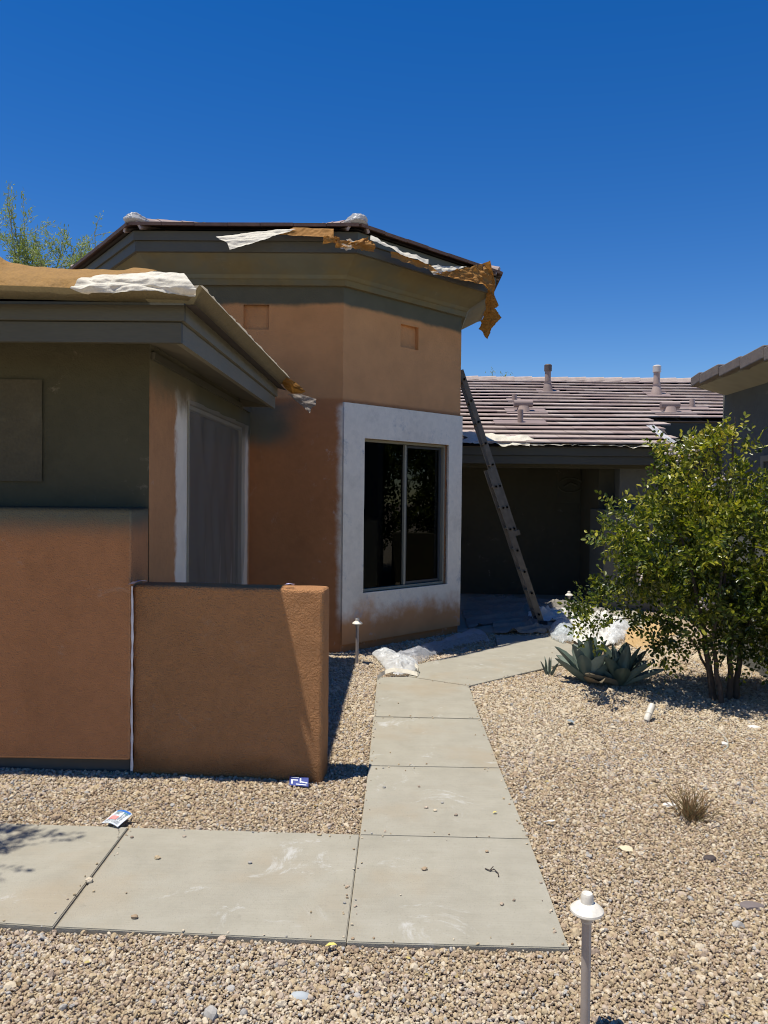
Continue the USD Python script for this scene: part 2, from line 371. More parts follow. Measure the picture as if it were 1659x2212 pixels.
# concrete
g = G(); c0 = vary(g, (.315, .29, .225), .20, 1.3)
c0 = g.mix(.5, c0, g.ramp(g.noise(5, 6, .7), [(.3, (.24, .225, .175)), (.55, (.325, .305, .245)), (.75, (.37, .35, .29))]))
c0 = g.mix(g.step(g.noise(1.1, 4, .6), .50, .68, 0.0, .6), c0, (.31, .25, .165))
c0 = g.mix(g.step(g.noise(2.6, 7, .78, dist=.8), .57, .70, 0.0, .75), c0, (.50, .495, .465))
c0 = g.mix(g.step(g.noise(150, 2, .6), .58, .72, 0.0, .5), c0, (.17, .16, .13))
c0 = g.mix(g.step(g.noise(13, 6, .75), .60, .74, 0.0, .5), c0, (.20, .18, .14))
bm = g.n('mapping', vector=g.pos(), scale=(3, 220, 1)) + '.vector'
c0 = g.mix(.16, c0, g.ramp(g.noise(1, 3, .6, bm), [(.3, (.22, .205, .165)), (.7, (.40, .38, .31))]))
nb = g.bump(g.math('add', g.noise(220, 3, .6), g.math('multiply', g.noise(18, 4, .6), 1.2)), .28, .006)
m_conc = g.done('concrete', g.n('principled_bsdf', base_color=c0, roughness=.82, specular_ior_level=.3, normal=nb) + '.BSDF')
m_joint = simple('joint_sand', (.24, .21, .155), .95, .3, 40)
# ground under the gravel
g = G(); vo = g.n('voronoi_texture', vector=g.pos(), scale=48.0); vc = vo + '.color'
bw = g.n('rgb_to_bw', color=vc) + '.val'
col = g.ramp(bw, [(0, (.24, .185, .12)), (.5, (.36, .285, .195)), (1, (.46, .38, .28))])
nb = g.bump(g.math('multiply', vo + '.distance', -1.0), 1.0, .02)
m_ground = g.done('gravel_bed', g.n('principled_bsdf', base_color=col, roughness=.95, specular_ior_level=.1, normal=nb) + '.BSDF')
STONES = [((.35, .265, .155), (.46, .365, .235)), ((.28, .20, .125), (.39, .295, .195)), ((.46, .38, .26), (.56, .48, .36)), ((.20, .15, .11), (.32, .25, .19)), ((.36, .28, .20), (.46, .375, .29)), ((.27, .255, .225), (.40, .375, .34))]
m_stone = []
for k, (a, b) in enumerate(STONES):
    g = G(); r = g.n('object_info') + '.random'
    c = g.mix(.35, g.mix(r, a, b), g.ramp(g.noise(90, 3, .6), [(.3, mulc(a, .8)), (.7, mulc(b, 1.1))]))
    m_stone.append(g.done(f'pebble_{k}', g.n('principled_bsdf', base_color=c, roughness=.88, specular_ior_level=.2) + '.BSDF'))

# ------------------------------------------------------------------ ground and walkway
def slab_poly(pts): return Polygon([at_z(x, y, .025)[:2] for x, y in pts])
SLABS = [
    [(-420, 1766), (274, 1787), (113, 2000), (-560, 1955)],
    [(283, 1788), (774, 1803), (745, 2031), (125, 2001)],
    [(780, 1804), (1141, 1813), (1226, 2046), (752, 2033)],
    [(798, 1655), (1078, 1660), (1140, 1811), (780, 1802)],
    [(808, 1549), (1038, 1554), (1077, 1658), (798, 1653)],
    [(816, 1463), (881, 1462), (1012, 1482), (1037, 1552), (808, 1547)],
    [(883, 1461), (897, 1436), (1076, 1396), (1070, 1372), (1186, 1374), (1262, 1403), (1219, 1433), (1013, 1481)]]
walk = UsdGeom.Xform.Define(stage, path_for('walkway')).GetPrim()
tag(walk, 'grey concrete walkway of large slabs leading to the shaded porch', kind='structure')
slab_shapes = [slab_poly(p) for p in SLABS]
pf = Polygon([(.80, 10.02), (1.32, 10.02), (2.05, 10.75), (3.2, 10.0), (3.6, 10.6), (3.9, 14.1), (.80, 14.1)])
slab_shapes.append(pf.difference(slab_shapes[6].buffer(.008)))
for sp in slab_shapes:
    if sp.geom_type != 'Polygon': sp = max(sp.geoms, key=lambda q: q.area)
    sp = sp.buffer(.0055, join_style=2); lo = sp.buffer(-.001, join_style=2); hi = sp.buffer(-.0045, join_style=2)
    g1 = trimesh.creation.extrude_polygon(lo, .105, engine='earcut'); g1.apply_translation([0, 0, -.084])
    g2 = trimesh.creation.extrude_polygon(hi, .010, engine='earcut'); g2.apply_translation([0, 0, .0148])
    mesh('slab', [g1, g2], m_conc, walk)
jf = unary_union([q_.buffer(.03) for q_ in slab_shapes]).buffer(-.034)
jf = [jf] if jf.geom_type == 'Polygon' else list(jf.geoms)
JF = []
for q_ in jf:
    t_ = trimesh.creation.extrude_polygon(q_, .05, engine='earcut'); t_.apply_translation([0, 0, -.038]); JF.append(t_)
mesh('joint_fill', JF, m_joint, walk)
walk_union = unary_union([s.buffer(.012) for s in slab_shapes])

def ground_h(x, y):
    q = np.stack([np.asarray(x) * 1.1, np.asarray(y) * 1.1, np.zeros_like(np.asarray(x, float))], -1)
    return (meshkit.fbm(q, 3, 7) - .5) * .036 + .008
xs = np.concatenate([[-150, -60, -25, -12], np.arange(-6, 6.01, .12), [8, 12, 25, 60, 150]])
ys = np.concatenate([[-100, -30, -8, -2], np.arange(1, 12.01, .12), [14, 18, 30, 60, 150, 400]])
GX, GY = np.meshgrid(xs, ys, indexing='ij')
near = (np.abs(GX) <= 6) & (GY >= 1) & (GY <= 12)
GZ = np.where(near, ground_h(GX, GY) - .012, -.02)
idx = np.arange(GX.size).reshape(GX.shape)
a, b, c, d = idx[:-1, :-1].ravel(), idx[1:, :-1].ravel(), idx[1:, 1:].ravel(), idx[:-1, 1:].ravel()
gm = trimesh.Trimesh(np.stack([GX.ravel(), GY.ravel(), GZ.ravel()], 1), np.vstack([np.stack([a, b, c], 1), np.stack([a, c, d], 1)]), process=False)
tag(mesh('ground', gm, m_ground, smooth=True), 'tan desert ground under the loose gravel', kind='structure')

# ------------------------------------------------------------------ house
house = thing('house', 'low stucco house with octagonal bay, tiled roofs and porch, half repainted', 'house')
XS = -1.685                                                        # side wall of the near wing
BY, BX = 8.67, -.641                                               # near corner of the bay's window face
SIDE = 2.03; D45 = SIDE / math.sqrt(2)
SIDEC = 1.2
_dirs = [np.array([math.cos(k * math.pi / 4), math.sin(k * math.pi / 4)]) for k in range(8)]
_lens = [SIDE, SIDE, SIDEC, SIDE, SIDE, SIDE, SIDEC, SIDE]
_v = [np.array([BX - SIDE, BY])]
for _d, _l in zip(_dirs, _lens): _v.append(_v[-1] + _d * _l)
BASE8 = np.array(_v[1:]); BASE8[5:7, 0] += .30                     # BASE8[k]: end of face k (0 = front A, 1 = window face B ...)
_dirs = [(BASE8[k] - BASE8[k - 1]) / np.linalg.norm(BASE8[k] - BASE8[k - 1]) for k in range(8)]
_lens = [float(np.linalg.norm(BASE8[k] - BASE8[k - 1])) for k in range(8)]
_n8 = np.array([[d_[1], -d_[0]] for d_ in _dirs])
OC = BASE8.mean(0)
def octa(off):
    out = []
    for k in range(8):
        n1, n2 = _n8[k], _n8[(k + 1) % 8]
        out.append(BASE8[k] + off * (n1 + n2) / (1 + n1 @ n2))
    return np.array(out)
def face_len(k): return _lens[k % 8]
APO = OC[1] - BY
V8 = octa(0)            # V8[0]: right end of front face A ; V8[7]: its left end ; V8[1]: far end of B
# near wing walls
mesh('wall', rbox((-6.2, 4.82, .095), (XS, 5.168, 1.70), .018), m_pop, house, smooth=40)
mesh('wall', box((-6.2, 4.90, -.05), (XS - .03, 5.15, .10)), m_gap, house)
mesh('wall', box((-6.2, 5.172, -.05), (XS - .004, 5.36, 2.86)), m_green, house)
wy0, wy1, wz0, wz1 = 6.12, 8.38, .78, 2.52
sp = Polygon([(5.176, -.05), (8.72, -.05), (8.72, 2.82), (5.176, 2.82)], [[(wy0, wz0), (wy1, wz0), (wy1, wz1), (wy0, wz1)]])
mesh('wall', wall_panel((XS, 0, 0), (0, 1, 0), (1, 0, 0), sp, .2), m_side, house)
# side window
w = part('window', house)
def ring_frame(o, e, n, x0, x1, z0, z1, wd, th, front):
    p = Polygon([(x0, z0), (x1, z0), (x1, z1), (x0, z1)], [[(x0 + wd, z0 + wd), (x1 - wd, z0 + wd), (x1 - wd, z1 - wd), (x0 + wd, z1 - wd)]])
    return wall_panel(o, e, n, p, th, front)
def quad_panel(o, e, n, x0, x1, z0, z1, th, front):
    return wall_panel(o, e, n, Polygon([(x0, z0), (x1, z0), (x1, z1), (x0, z1)]), th, front)
so, se, sn = (XS, 0, 0), (0, 1, 0), (1, 0, 0)
mesh('frame', ring_frame(so, se, sn, wy0 + .003, wy1 - .003, wz0 + .003, wz1 - .003, .03, .06, -.03), m_frame, w)
mesh('tape', box((XS + .004, wy0 - .024, wz0), (XS + .007, wy0 + .022, wz1 + .012)), m_tape, w)
mesh('pane', quad_panel(so, se, sn, wy0 + .04, wy1 - .04, wz0 + .04, wz1 - .04, .006, -.06), m_glass, w)
# room behind the side window
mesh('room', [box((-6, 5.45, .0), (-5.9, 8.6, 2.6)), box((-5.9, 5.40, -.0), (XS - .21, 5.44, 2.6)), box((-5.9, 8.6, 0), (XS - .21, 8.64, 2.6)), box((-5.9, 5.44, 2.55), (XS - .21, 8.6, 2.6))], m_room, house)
# bay walls
def facet(k):
    p, q = V8[(k - 1) % 8], V8[k % 8]
    e = (q - p) / np.linalg.norm(q - p); e3 = np.array([e[0], e[1], 0]); n3 = np.array([e[1], -e[0], 0])
    return np.array([p[0], p[1], 0]), e3, n3
BAYTOP = 4.36
def hole(x0, x1, z0, z1): return [(x0, z0), (x1, z0), (x1, z1), (x0, z1)]
oA, eA, nA = facet(0); oB, eB, nB = facet(1)
def on_facet(px, py, o, n, e):
    p = at_plane(px, py, o, n); return float((p - o) @ e), float(p[2])
na = [on_facet(526, 658, oA, nA, eA), on_facet(581, 712, oA, nA, eA)]
nb_ = [on_facet(866, 699, oB, nB, eB), on_facet(900, 756, oB, nB, eB)]
niA = (na[0][0], na[1][0], na[1][1], na[0][1]); 
zb = (nb_[0][1] + nb_[1][1]) / 2; hh = (na[0][1] - na[1][1]) / 2
niB = (nb_[0][0], nb_[1][0] + .03, zb - hh, zb + hh)
WB = (.317, 1.786, .665, 2.455)
full = lambda L: [(0, -.05), (L, -.05), (L, BAYTOP), (0, BAYTOP)]
for k in range(8):
    o, e, n = facet(k)
    holes = [hole(*niA)] if k == 0 else [hole(*niB), hole(*WB)] if k == 1 else []
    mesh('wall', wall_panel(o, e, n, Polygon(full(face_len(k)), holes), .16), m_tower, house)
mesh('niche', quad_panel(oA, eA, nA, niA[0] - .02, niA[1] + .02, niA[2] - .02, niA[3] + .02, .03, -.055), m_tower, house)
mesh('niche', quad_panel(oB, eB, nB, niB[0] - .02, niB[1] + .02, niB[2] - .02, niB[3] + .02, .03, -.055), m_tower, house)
# primed surround of the bay window, slightly proud
tp = Polygon([(.0, .10), (SIDE + .016, .10), (SIDE + .016, 2.84), (.0, 2.84)], [hole(*WB)])
tm = wall_panel(oB, eB, nB, tp, .05, .028)
mesh('window_surround', tm, m_trim, house)
w = part('window', house)
x0, x1, z0, z1 = WB; xm = (x0 + x1) / 2 + .02
mesh('frame', ring_frame(oB, eB, nB, x0 + .002, x1 - .002, z0 + .002, z1 - .002, .030, .09, -.035), m_frame, w)
mesh('mullion', quad_panel(oB, eB, nB, xm - .015, xm + .015, z0 + .037, z1 - .037, .05, -.05), m_frame, w)
mesh('sash', ring_frame(oB, eB, nB, xm + .025, x1 - .038, z0 + .038, z1 - .038, .03, .03, -.075), m_glassframe_dark, w)
mesh('pane', quad_panel(oB, eB, nB, x0 + .036, xm - .02, z0 + .036, z1 - .036, .005, -.08), m_glass, w)
mesh('pane', quad_panel(oB, eB, nB, xm + .05, x1 - .06, z0 + .06, z1 - .06, .005, -.092), m_glass, w)
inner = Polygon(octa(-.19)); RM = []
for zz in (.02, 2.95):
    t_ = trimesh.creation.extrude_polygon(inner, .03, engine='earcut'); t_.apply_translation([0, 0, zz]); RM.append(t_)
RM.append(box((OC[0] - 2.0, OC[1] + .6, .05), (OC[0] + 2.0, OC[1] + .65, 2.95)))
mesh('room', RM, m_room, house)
# bay eave: cornice, fascia boards, roof
def oct_ring(profile, first=5, last=11):
    """profile of (offset, z) closed; swept round the faces"""
    vs, f = [], []
    ks = list(range(first, last + 1))
    for k in ks:
        for off, z in profile:
            p = octa(off)[k % 8]; vs.append([p[0], p[1], z])
    m = len(profile)
    for i in range(len(ks) - 1):
        for j in range(m):
            a, b = i * m + j, i * m + (j + 1) % m
            f += [[a, a + m, b + m], [a, b + m, b]]
    for base, flip in ((0, False), ((len(ks) - 1) * m, True)):
        for j in range(1, m - 1):
            t = [base, base + j, base + j + 1]; f.append(t[::-1] if flip else t)
    t = trimesh.Trimesh(vs, f, process=False); t.fix_normals(); return t
mesh('cornice', oct_ring([(-.02, 4.13), (.05, 4.13), (.055, 4.19), (.075, 4.20), (.10, 4.235), (.36, 4.385), (.36, 4.43), (-.02, 4.43)], 4, 12), m_cornice, house)
mesh('fascia', oct_ring([(.30, 4.39), (.395, 4.39), (.395, 4.50), (.30, 4.50)], 4, 12), m_board, house)
mesh('fascia', oct_ring([(.28, 4.502), (.42, 4.502), (.42, 4.60), (.28, 4.60)], 4, 12), m_board, house)
roofB = part('roof', house)
PB = .30; EOFF = .47
apex = np.array([OC[0], OC[1], 4.605 + PB * (APO + EOFF)])
ring8 = octa(EOFF)
dv = [[*p, 4.605] for p in ring8] + [apex.tolist()]
df = [[i, (i + 1) % 8, 8] for i in range(8)]
mesh('deck', trimesh.Trimesh(dv, df, process=False), m_deck, roofB)
NT = [0]; EXTRA = []
def tile_mesh(o, u, v, n, w, L, lift=.05, th=.032):
    """one flat tile: o lower left corner on the deck, u along the eave, v up the slope"""
    o = np.asarray(o); P = []
    for a in (0, w):
        for bq in (0, L):
            bot = lift if bq == 0 else .004
            P += [o + u * a + v * bq + n * bot, o + u * a + v * bq + n * (bot + (th if bq == 0 else .018))]
    # order: (0,0,b)(0,0,t)(0,L,b)(0,L,t)(w,0,b)(w,0,t)(w,L,b)(w,L,t)
    f = [[0, 4, 5], [0, 5, 1], [1, 5, 7], [1, 7, 3], [2, 3, 7], [2, 7, 6], [0, 2, 6], [0, 6, 4], [0, 1, 3], [0, 3, 2], [4, 6, 7], [4, 7, 5]]
    t = trimesh.Trimesh(P, f, process=False); return t
rng = np.random.default_rng(5)
def slope_axes(e, pitch, inward):
    u = np.asarray(e, float); v = np.array([inward[0], inward[1], pitch]); v /= np.linalg.norm(v); return u, v, np.cross(u, v) if np.cross(u, v)[2] > 0 else -np.cross(u, v)
for k in (7, 0, 1, 2):
    p, q = ring8[(k - 1) % 8], ring8[k % 8]; L = np.linalg.norm(q - p); e = (q - p) / L
    u, v, n = slope_axes([e[0], e[1], 0], PB, [-e[1], e[0]])
    cnt = 7; wd = L / cnt
    for row in range(2):
        ins = row * .30 * math.tan(math.pi / 8); Lr = L - 2 * ins; cr = 7; wr = Lr / cr
        for i in range(cr):
            o = np.array([p[0], p[1], 4.607]) + u * (ins + i * wr + .002) + v * (row * .30 - .02)
            t = tile_mesh(o, u, v, n, wr - .005, .34 if row == 0 else .33, .03 + rng.uniform(0, .006))
            mesh('tile', t, m_tdark, roofB); NT[0] += 1
def cap_tile(p, q, r=.09, mat=None, parent=None, name='hip_tile', k=1.0):
    """half-round-ish angular ridge tile from p (low) to q (high)"""
    p, q = np.asarray(p, float), np.asarray(q, float); d = (q - p) / np.linalg.norm(q - p)
    s = np.cross(d, [0, 0, 1]); s /= np.linalg.norm(s); n = np.cross(s, d)
    prof = [(-1.25, -.55), (-.75, .28), (-.3, .55), (.3, .55), (.75, .28), (1.25, -.55), (1.05, -.72), (.6, .08), (0, .27), (-.6, .08), (-1.05, -.72)]
    vs = []
    for c, rr in ((p, r * 1.08 * k), (q, r * .95 * k)):
        for a, b in prof: vs.append(c + s * a * rr + n * b * rr)
    m = len(prof); f = []
    for j in range(m):
        a, b = j, (j + 1) % m; f += [[a, b, b + m], [a, b + m, a + m]]
    for j in range(4): f += [[j, j + 1, m - 1 - j - 1 if False else 9 - j], [j, 9 - j, 10 - j]]
    f += [[4, 5, 6]]
    f += [[x + m for x in t[::-1]] for t in f[2 * m:]]
    t = trimesh.Trimesh(vs, f, process=False); t.fix_normals()
    return mesh(name, t, mat, parent)
for kk in (6, 7, 0, 1):
    p = np.array([*ring8[kk], 4.66]); dirh = apex + [0, 0, .06] - p; dirh /= np.linalg.norm(dirh)
    for i in range(4):
        cap_tile(p + dirh * (i * .38 + .02), p + dirh * (i * .38 + .42) + [0, 0, .0], .10, m_tiles[1], roofB)

# near wing eave and roof
FX, FY = -1.292, 4.56
ZL0, ZL1, ZL2 = 2.692, 2.811, 2.925
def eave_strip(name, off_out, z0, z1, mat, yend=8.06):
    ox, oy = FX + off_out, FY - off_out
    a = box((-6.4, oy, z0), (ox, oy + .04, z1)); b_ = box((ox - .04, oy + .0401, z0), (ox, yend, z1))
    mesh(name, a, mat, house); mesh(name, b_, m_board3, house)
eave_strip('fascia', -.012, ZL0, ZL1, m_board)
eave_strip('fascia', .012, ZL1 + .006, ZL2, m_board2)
def raked(q0, q1, q2, q3, t=.02):
    a_ = [np.asarray(p, float) for p in (q0, q1, q2, q3)]; v_ = a_ + [p + [0, 0, t] for p in a_]
    m_ = trimesh.Trimesh(v_, [[0, 2, 1], [0, 3, 2], [4, 5, 6], [4, 6, 7], [0, 1, 5], [0, 5, 4], [1, 2, 6], [1, 6, 5], [2, 3, 7], [2, 7, 6], [3, 0, 4], [3, 4, 7]], process=False); m_.fix_normals(); return m_
mesh('fascia_backing', [box((-6.4, FY + .045, ZL0 + .02), (FX - .045, FY + .06, ZL2 - .01)), box((FX - .062, FY + .061, ZL0 + .02), (FX - .045, 8.05, ZL2 - .01))], m_soffit, house)
mesh('soffit', [raked((-6.3, FY + .05, 2.705), (FX - .06, FY + .05, 2.705), (FX - .6, 5.171, 2.87), (-6.3, 5.171, 2.87)),
                raked((FX - .055, FY + .06, 2.705), (FX - .055, 8.05, 2.705), (XS + .001, 8.05, 2.80), (XS + .001, FY + .45, 2.80))], m_soffit, house)
mesh('trim', box((XS + .002, 5.19, 2.70), (XS + .028, 8.6, 2.748)), m_board, house)
mesh('fascia', box((XS + .01, 8.061, ZL0 + .02), (FX - .02, 8.10, ZL2)), m_soffit, house)
roofL = part('roof', house)
PL = .255; zE = 2.915; ex, ey = -1.29, 4.57
hipx, hipy = ex - 4.3, ey + 4.3
vL = [[-7.5, ey, zE], [ex, ey, zE], [ex, 8.12, zE], [hipx, hipy, zE + PL * 4.3], [-7.5, hipy, zE + PL * 4.3], [hipx, 12, zE + PL * 4.3], [ex - (8.47 - 8.12), 8.47, zE + PL * .35], [ex-3.95, 8.12, zE+PL*3.95]]
dk = trimesh.Trimesh([[-7.5, ey - .1, zE - .0255], [ex + .1, ey - .1, zE - .0255], [hipx, hipy, zE + PL * 4.3], [-7.5, hipy, zE + PL * 4.3], [ex + .1, 8.12, zE - .0255], [hipx, 8.12, zE + PL * 4.3]], [[0, 1, 2], [0, 2, 3], [1, 4, 5], [1, 5, 2]], process=False)
mesh('deck', dk, m_deck, roofL)
lt = []
u, v, n = slope_axes([1, 0, 0], PL, [0, 1])
for row in range(8):
    for i in range(14):
        xx = ex - .04 - (i + 1) * .34 - row * .30
        if xx < -7.4: continue
        lt.append(tile_mesh(np.array([xx, ey, zE + .002]) + v * (row * .305 - .01), u, v, n, .335, .34, .028 + rng.uniform(0, .005)))
u, v, n = slope_axes([0, 1, 0], PL, [-1, 0])
for row in range(6):
    for i in range(11):
        yy = ey + .05 + row * .30 + i * .34
        if yy + .34 > 8.1: continue
        lt.append(tile_mesh(np.array([ex, yy, zE + .002]) + v * (row * .305 - .01), u, v, n, .335, .34, .028 + rng.uniform(0, .005)))
tag(mesh('tiles', lt, m_tiles[1], roofL), kind='stuff')

# rear wing with porch
RY0, ZR, PR = 12.0, 2.575, .333
YB = 14.0
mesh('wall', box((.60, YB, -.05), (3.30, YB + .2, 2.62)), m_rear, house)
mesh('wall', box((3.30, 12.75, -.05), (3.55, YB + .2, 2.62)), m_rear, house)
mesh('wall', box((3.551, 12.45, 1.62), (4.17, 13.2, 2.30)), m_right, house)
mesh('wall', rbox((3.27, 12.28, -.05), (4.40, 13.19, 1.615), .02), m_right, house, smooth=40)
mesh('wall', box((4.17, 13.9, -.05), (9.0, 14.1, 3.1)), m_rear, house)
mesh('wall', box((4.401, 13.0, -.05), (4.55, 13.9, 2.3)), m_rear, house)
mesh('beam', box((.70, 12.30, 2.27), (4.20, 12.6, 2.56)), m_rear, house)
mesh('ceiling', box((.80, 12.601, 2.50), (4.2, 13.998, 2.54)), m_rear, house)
pr = at_y(1205, 1010, YB - .02); ps = at_y(1292, 1086, YB - .02)
mesh('relief_panel', [rbox((pr[0], YB - .028, ps[2]), (3.28, YB - .002, pr[2]), .008),
     tube([(3.1 + .22 * math.cos(t), YB - .034, (pr[2] + ps[2]) / 2 + .13 * math.sin(t)) for t in np.linspace(0, 6.28, 25)], .02, 6),
     tube([(2.98, YB - .034, (pr[2] + ps[2]) / 2 - .03), (3.1, YB - .03, (pr[2] + ps[2]) / 2 + .04), (3.22, YB - .034, (pr[2] + ps[2]) / 2)], .025, 6)], m_rear, house)
p1, p2 = at_y(1196, 1089, YB), at_y(1298, 1110, YB)
mesh('letter_slot', ring_frame((0, YB, 0), (1, 0, 0), (0, -1, 0), p1[0], 3.28, p2[2], p1[2], .018, .03, .03), m_rear, house)
mesh('fascia', box((.82, RY0 + .03, 2.315), (4.25, RY0 + .07, 2.44)), m_board, house)
mesh('fascia', box((.82, RY0, 2.445), (4.27, RY0 + .05, 2.57)), m_board, house)
mesh('fascia', box((4.20, RY0 + .051, 2.32), (4.25, 13.7, 2.57)), m_board, house)
mesh('soffit', box((.82, RY0 + .07, 2.33), (4.19, 12.299, 2.35)), m_soffit, house)
RS = RY0 + 1.72; zS = ZR + PR * 1.72
mesh('fascia', box((4.26, RS + .02, zS - .26), (9, RS + .06, zS - .012)), m_board, house)
roofR = part('roof', house)
RYT = 17.35; zT = ZR + PR * (RYT - RY0 + .06)
ddk = [[-.6, RY0 - .04, ZR], [4.27, RY0 - .04, ZR], [4.58, RS, ZR + PR * (RS - RY0 + .04)], [9.2, RS, ZR + PR * (RS - RY0 + .04)], [9.2, RYT, zT], [-3, RYT, zT], [-3, 13.7, ZR + PR * 1.74], [-.6, 13.7, ZR + PR * 1.74], [-3, 22.7, ZR], [9.2, 22.7, ZR]]
mesh('deck', trimesh.Trimesh(ddk, [[0, 1, 2], [0, 2, 7], [7, 2, 3], [7, 3, 4], [7, 4, 5], [7, 5, 6], [5, 4, 9], [5, 9, 8]], process=False), m_deck, roofR)
u, v, n = slope_axes([1, 0, 0], PR, [0, 1])
rows = 18; EXPO = (RYT - RY0 + .05) / math.cos(math.atan(PR)) / rows
TW = .375; tl = []
for row in range(rows):
    off = 0 if row % 2 == 0 else TW / 2
    yy = RY0 - .04 + row * EXPO * v[1]
    x = .84 + off - TW
    while x < 7.75:
        if x >= .84 - .01 and not (yy < RS - .05 and x + TW > 4.42 + (yy - RY0) * .19):
            wav = (meshkit.noise(np.array([x * .45, row * .3, 3.1]), 4) - .5) * .022
            o = np.array([x, RY0 - .04, ZR]) + v * (row * EXPO - .015) + n * max(0, wav + .012)
            t = tile_mesh(o, u, v, n, TW - .005 + rng.uniform(-.002, .002), EXPO + .06, .050 + rng.uniform(0, .003), .022)
            px_right = x / (yy) ; tl.append((x, row, t))
        x += TW
tl.sort(key=lambda q: (q[0] > 6.6, q[0] < 1.05 and q[1] > 10, q[1]))
room_left = 300 - NT[0]
for j, (x, row, t) in enumerate(tl):
    if j < room_left: mesh('tile', t, m_tiles[int(rng.integers(0, 3))], roofR)
rest = [t for j, (x, row, t) in enumerate(tl) if j >= room_left]
if rest: tag(mesh('tiles', rest, m_tiles[0], roofR), kind='stuff')
x = .9; i = 0
while x < 8.0:
    cap_tile([x, RYT, zT + .05 + .0], [x + .45, RYT, zT + .075 + rng.uniform(-.006, .006)], .085, m_tiles[2], roofR, 'ridge_tile'); x += .40
# vents on the rear roof
def roof_pt(px, py):
    pn = np.array([0, -PR, 1.0]); return at_plane(px, py, [0, RY0, ZR + .07], pn)
def flue(px, pybase, pytop, r, mat, capm, conem):
    b = roof_pt(px, pybase); top = at_y(px, pytop, b[1])[2]
    vp = part('vent_pipe', house)
    def L(prof): 
        t = lathe(prof, 18); t.apply_translation([b[0], b[1], 0]); return t
    mesh('flashing', L([(0, b[2] - .15), (r * 1.9, b[2] - .15), (r * 1.9, b[2] - .02), (r * 1.12, b[2] + .17), (r * 1.3, b[2] + .19), (r * 1.3, b[2] + .215), (0, b[2] + .215)]), conem, vp, smooth=40)
    mesh('pipe', L([(0, b[2]), (r, b[2]), (r, top - .12), (0, top - .12)]), mat, vp, smooth=40)
    mesh('cap', L([(0, top - .14), (r * 1.28, top - .14), (r * 1.28, top - .02), (r * .9, top), (0, top)]), capm, vp, smooth=40)
    pl = box((b[0] - .22, b[1] - .2, -.006), (b[0] + .25, b[1] + .2, .006)); pv = np.array(pl.vertices); pv[:, 2] += b[2] + .01 + (pv[:, 1] - b[1]) * PR; pl.vertices = pv
    mesh('base_plate', pl, m_lead, vp)
flue(1183, 846, 787, .062, m_pipe, m_capd, m_pipe)
flue(1418, 852, 789, .064, m_pipe2, m_capw, m_pipe2)
def tvent(px, pybase, pytop, mat, capm):
    b = roof_pt(px, pybase); top = at_y(px, pytop, b[1])[2]
    vp = part('vent_pipe', house)
    c = lathe([(0, b[2] - .1), (.15, b[2] - .1), (.10, b[2] + .10), (.07, top - .10), (0, top - .10)], 16); c.apply_translation([b[0], b[1], 0]); mesh('flashing', c, mat, vp, smooth=40)
    cy = trimesh.creation.cylinder(.062, .34, sections=16); cy.apply_transform(trimesh.transformations.rotation_matrix(math.pi / 2, [0, 1, 0])); cy.apply_translation([b[0], b[1], top - .06]); mesh('cap', cy, capm, vp, smooth=40)
    pl = box((b[0] - .32, b[1] - .2, -.006), (b[0] + .42, b[1] + .22, .006)); pv = np.array(pl.vertices); pv[:, 2] += b[2] + .012 + (pv[:, 1] - b[1]) * PR; pl.vertices = pv
    mesh('base_plate', pl, m_lead, vp)
tvent(1130, 889, 865, m_pipe2, m_lead); tvent(1447, 891, 868, m_pipe2, m_lead)
def stub(px, pyb, pyt, mat, wide=.3):
    b = roof_pt(px, pyb); top = at_y(px, pyt, b[1])[2]; vp = part('vent_pipe', house)
    c = trimesh.creation.cylinder(.048, top - b[2] + .1, sections=14); c.apply_translation([b[0], b[1], (top + b[2] - .1) / 2]); mesh('pipe', c, mat, vp, smooth=40)
    pl = box((b[0] - wide, b[1] - .15, -.006), (b[0] + wide, b[1] + .15, .006)); pv = np.array(pl.vertices); pv[:, 2] += b[2] + .012 + (pv[:, 1] - b[1]) * PR; pl.vertices = pv
    mesh('base_plate', pl, m_lead, vp)
stub(1111, 866, 852, m_pipe, .14); stub(1124, 914, 885, m_pipe, .45); stub(1495, 880, 862, m_pipe2, .28)

# right wing
RX, RE = 3.77, 3.40
mesh('wall', box((RX, 3.0, -.05), (RX + .2, 9.07, 3.06)), m_right, house)
mesh('wall', box((RX + .201, 8.87, -.05), (9, 9.07, 3.06)), m_right, house)
mesh('wall', rbox((RX - .09, 3.0, -.05), (RX - .002, 7.85, 1.28), .015), m_right, house, smooth=40)
mesh('soffit', trimesh.Trimesh([[RE + .03, 3, 3.09], [RX, 3, 3.0], [RX, 9.0, 3.0], [RE + .03, 9.0, 3.09], [RE + .03, 3, 3.12], [RX, 3, 3.12], [RX, 9.0, 3.12], [RE + .03, 9.0, 3.12]],
     [[0, 2, 1], [0, 3, 2], [4, 5, 6], [4, 6, 7], [0, 4, 7], [0, 7, 3], [3, 7, 6], [3, 6, 2], [0, 1, 5], [0, 5, 4], [1, 2, 6], [1, 6, 5]], process=False), m_cream, house)
roofW = part('roof', house)
mesh('deck', trimesh.Trimesh([[RE, 3, 3.125], [RE, 9.0, 3.125], [8, 9.0, 3.125 + .33 * 4.6], [8, 3, 3.125 + .33 * 4.6]], [[0, 2, 1], [0, 3, 2]], process=False), m_deck, roofW)
yv = 8.98; i = 0
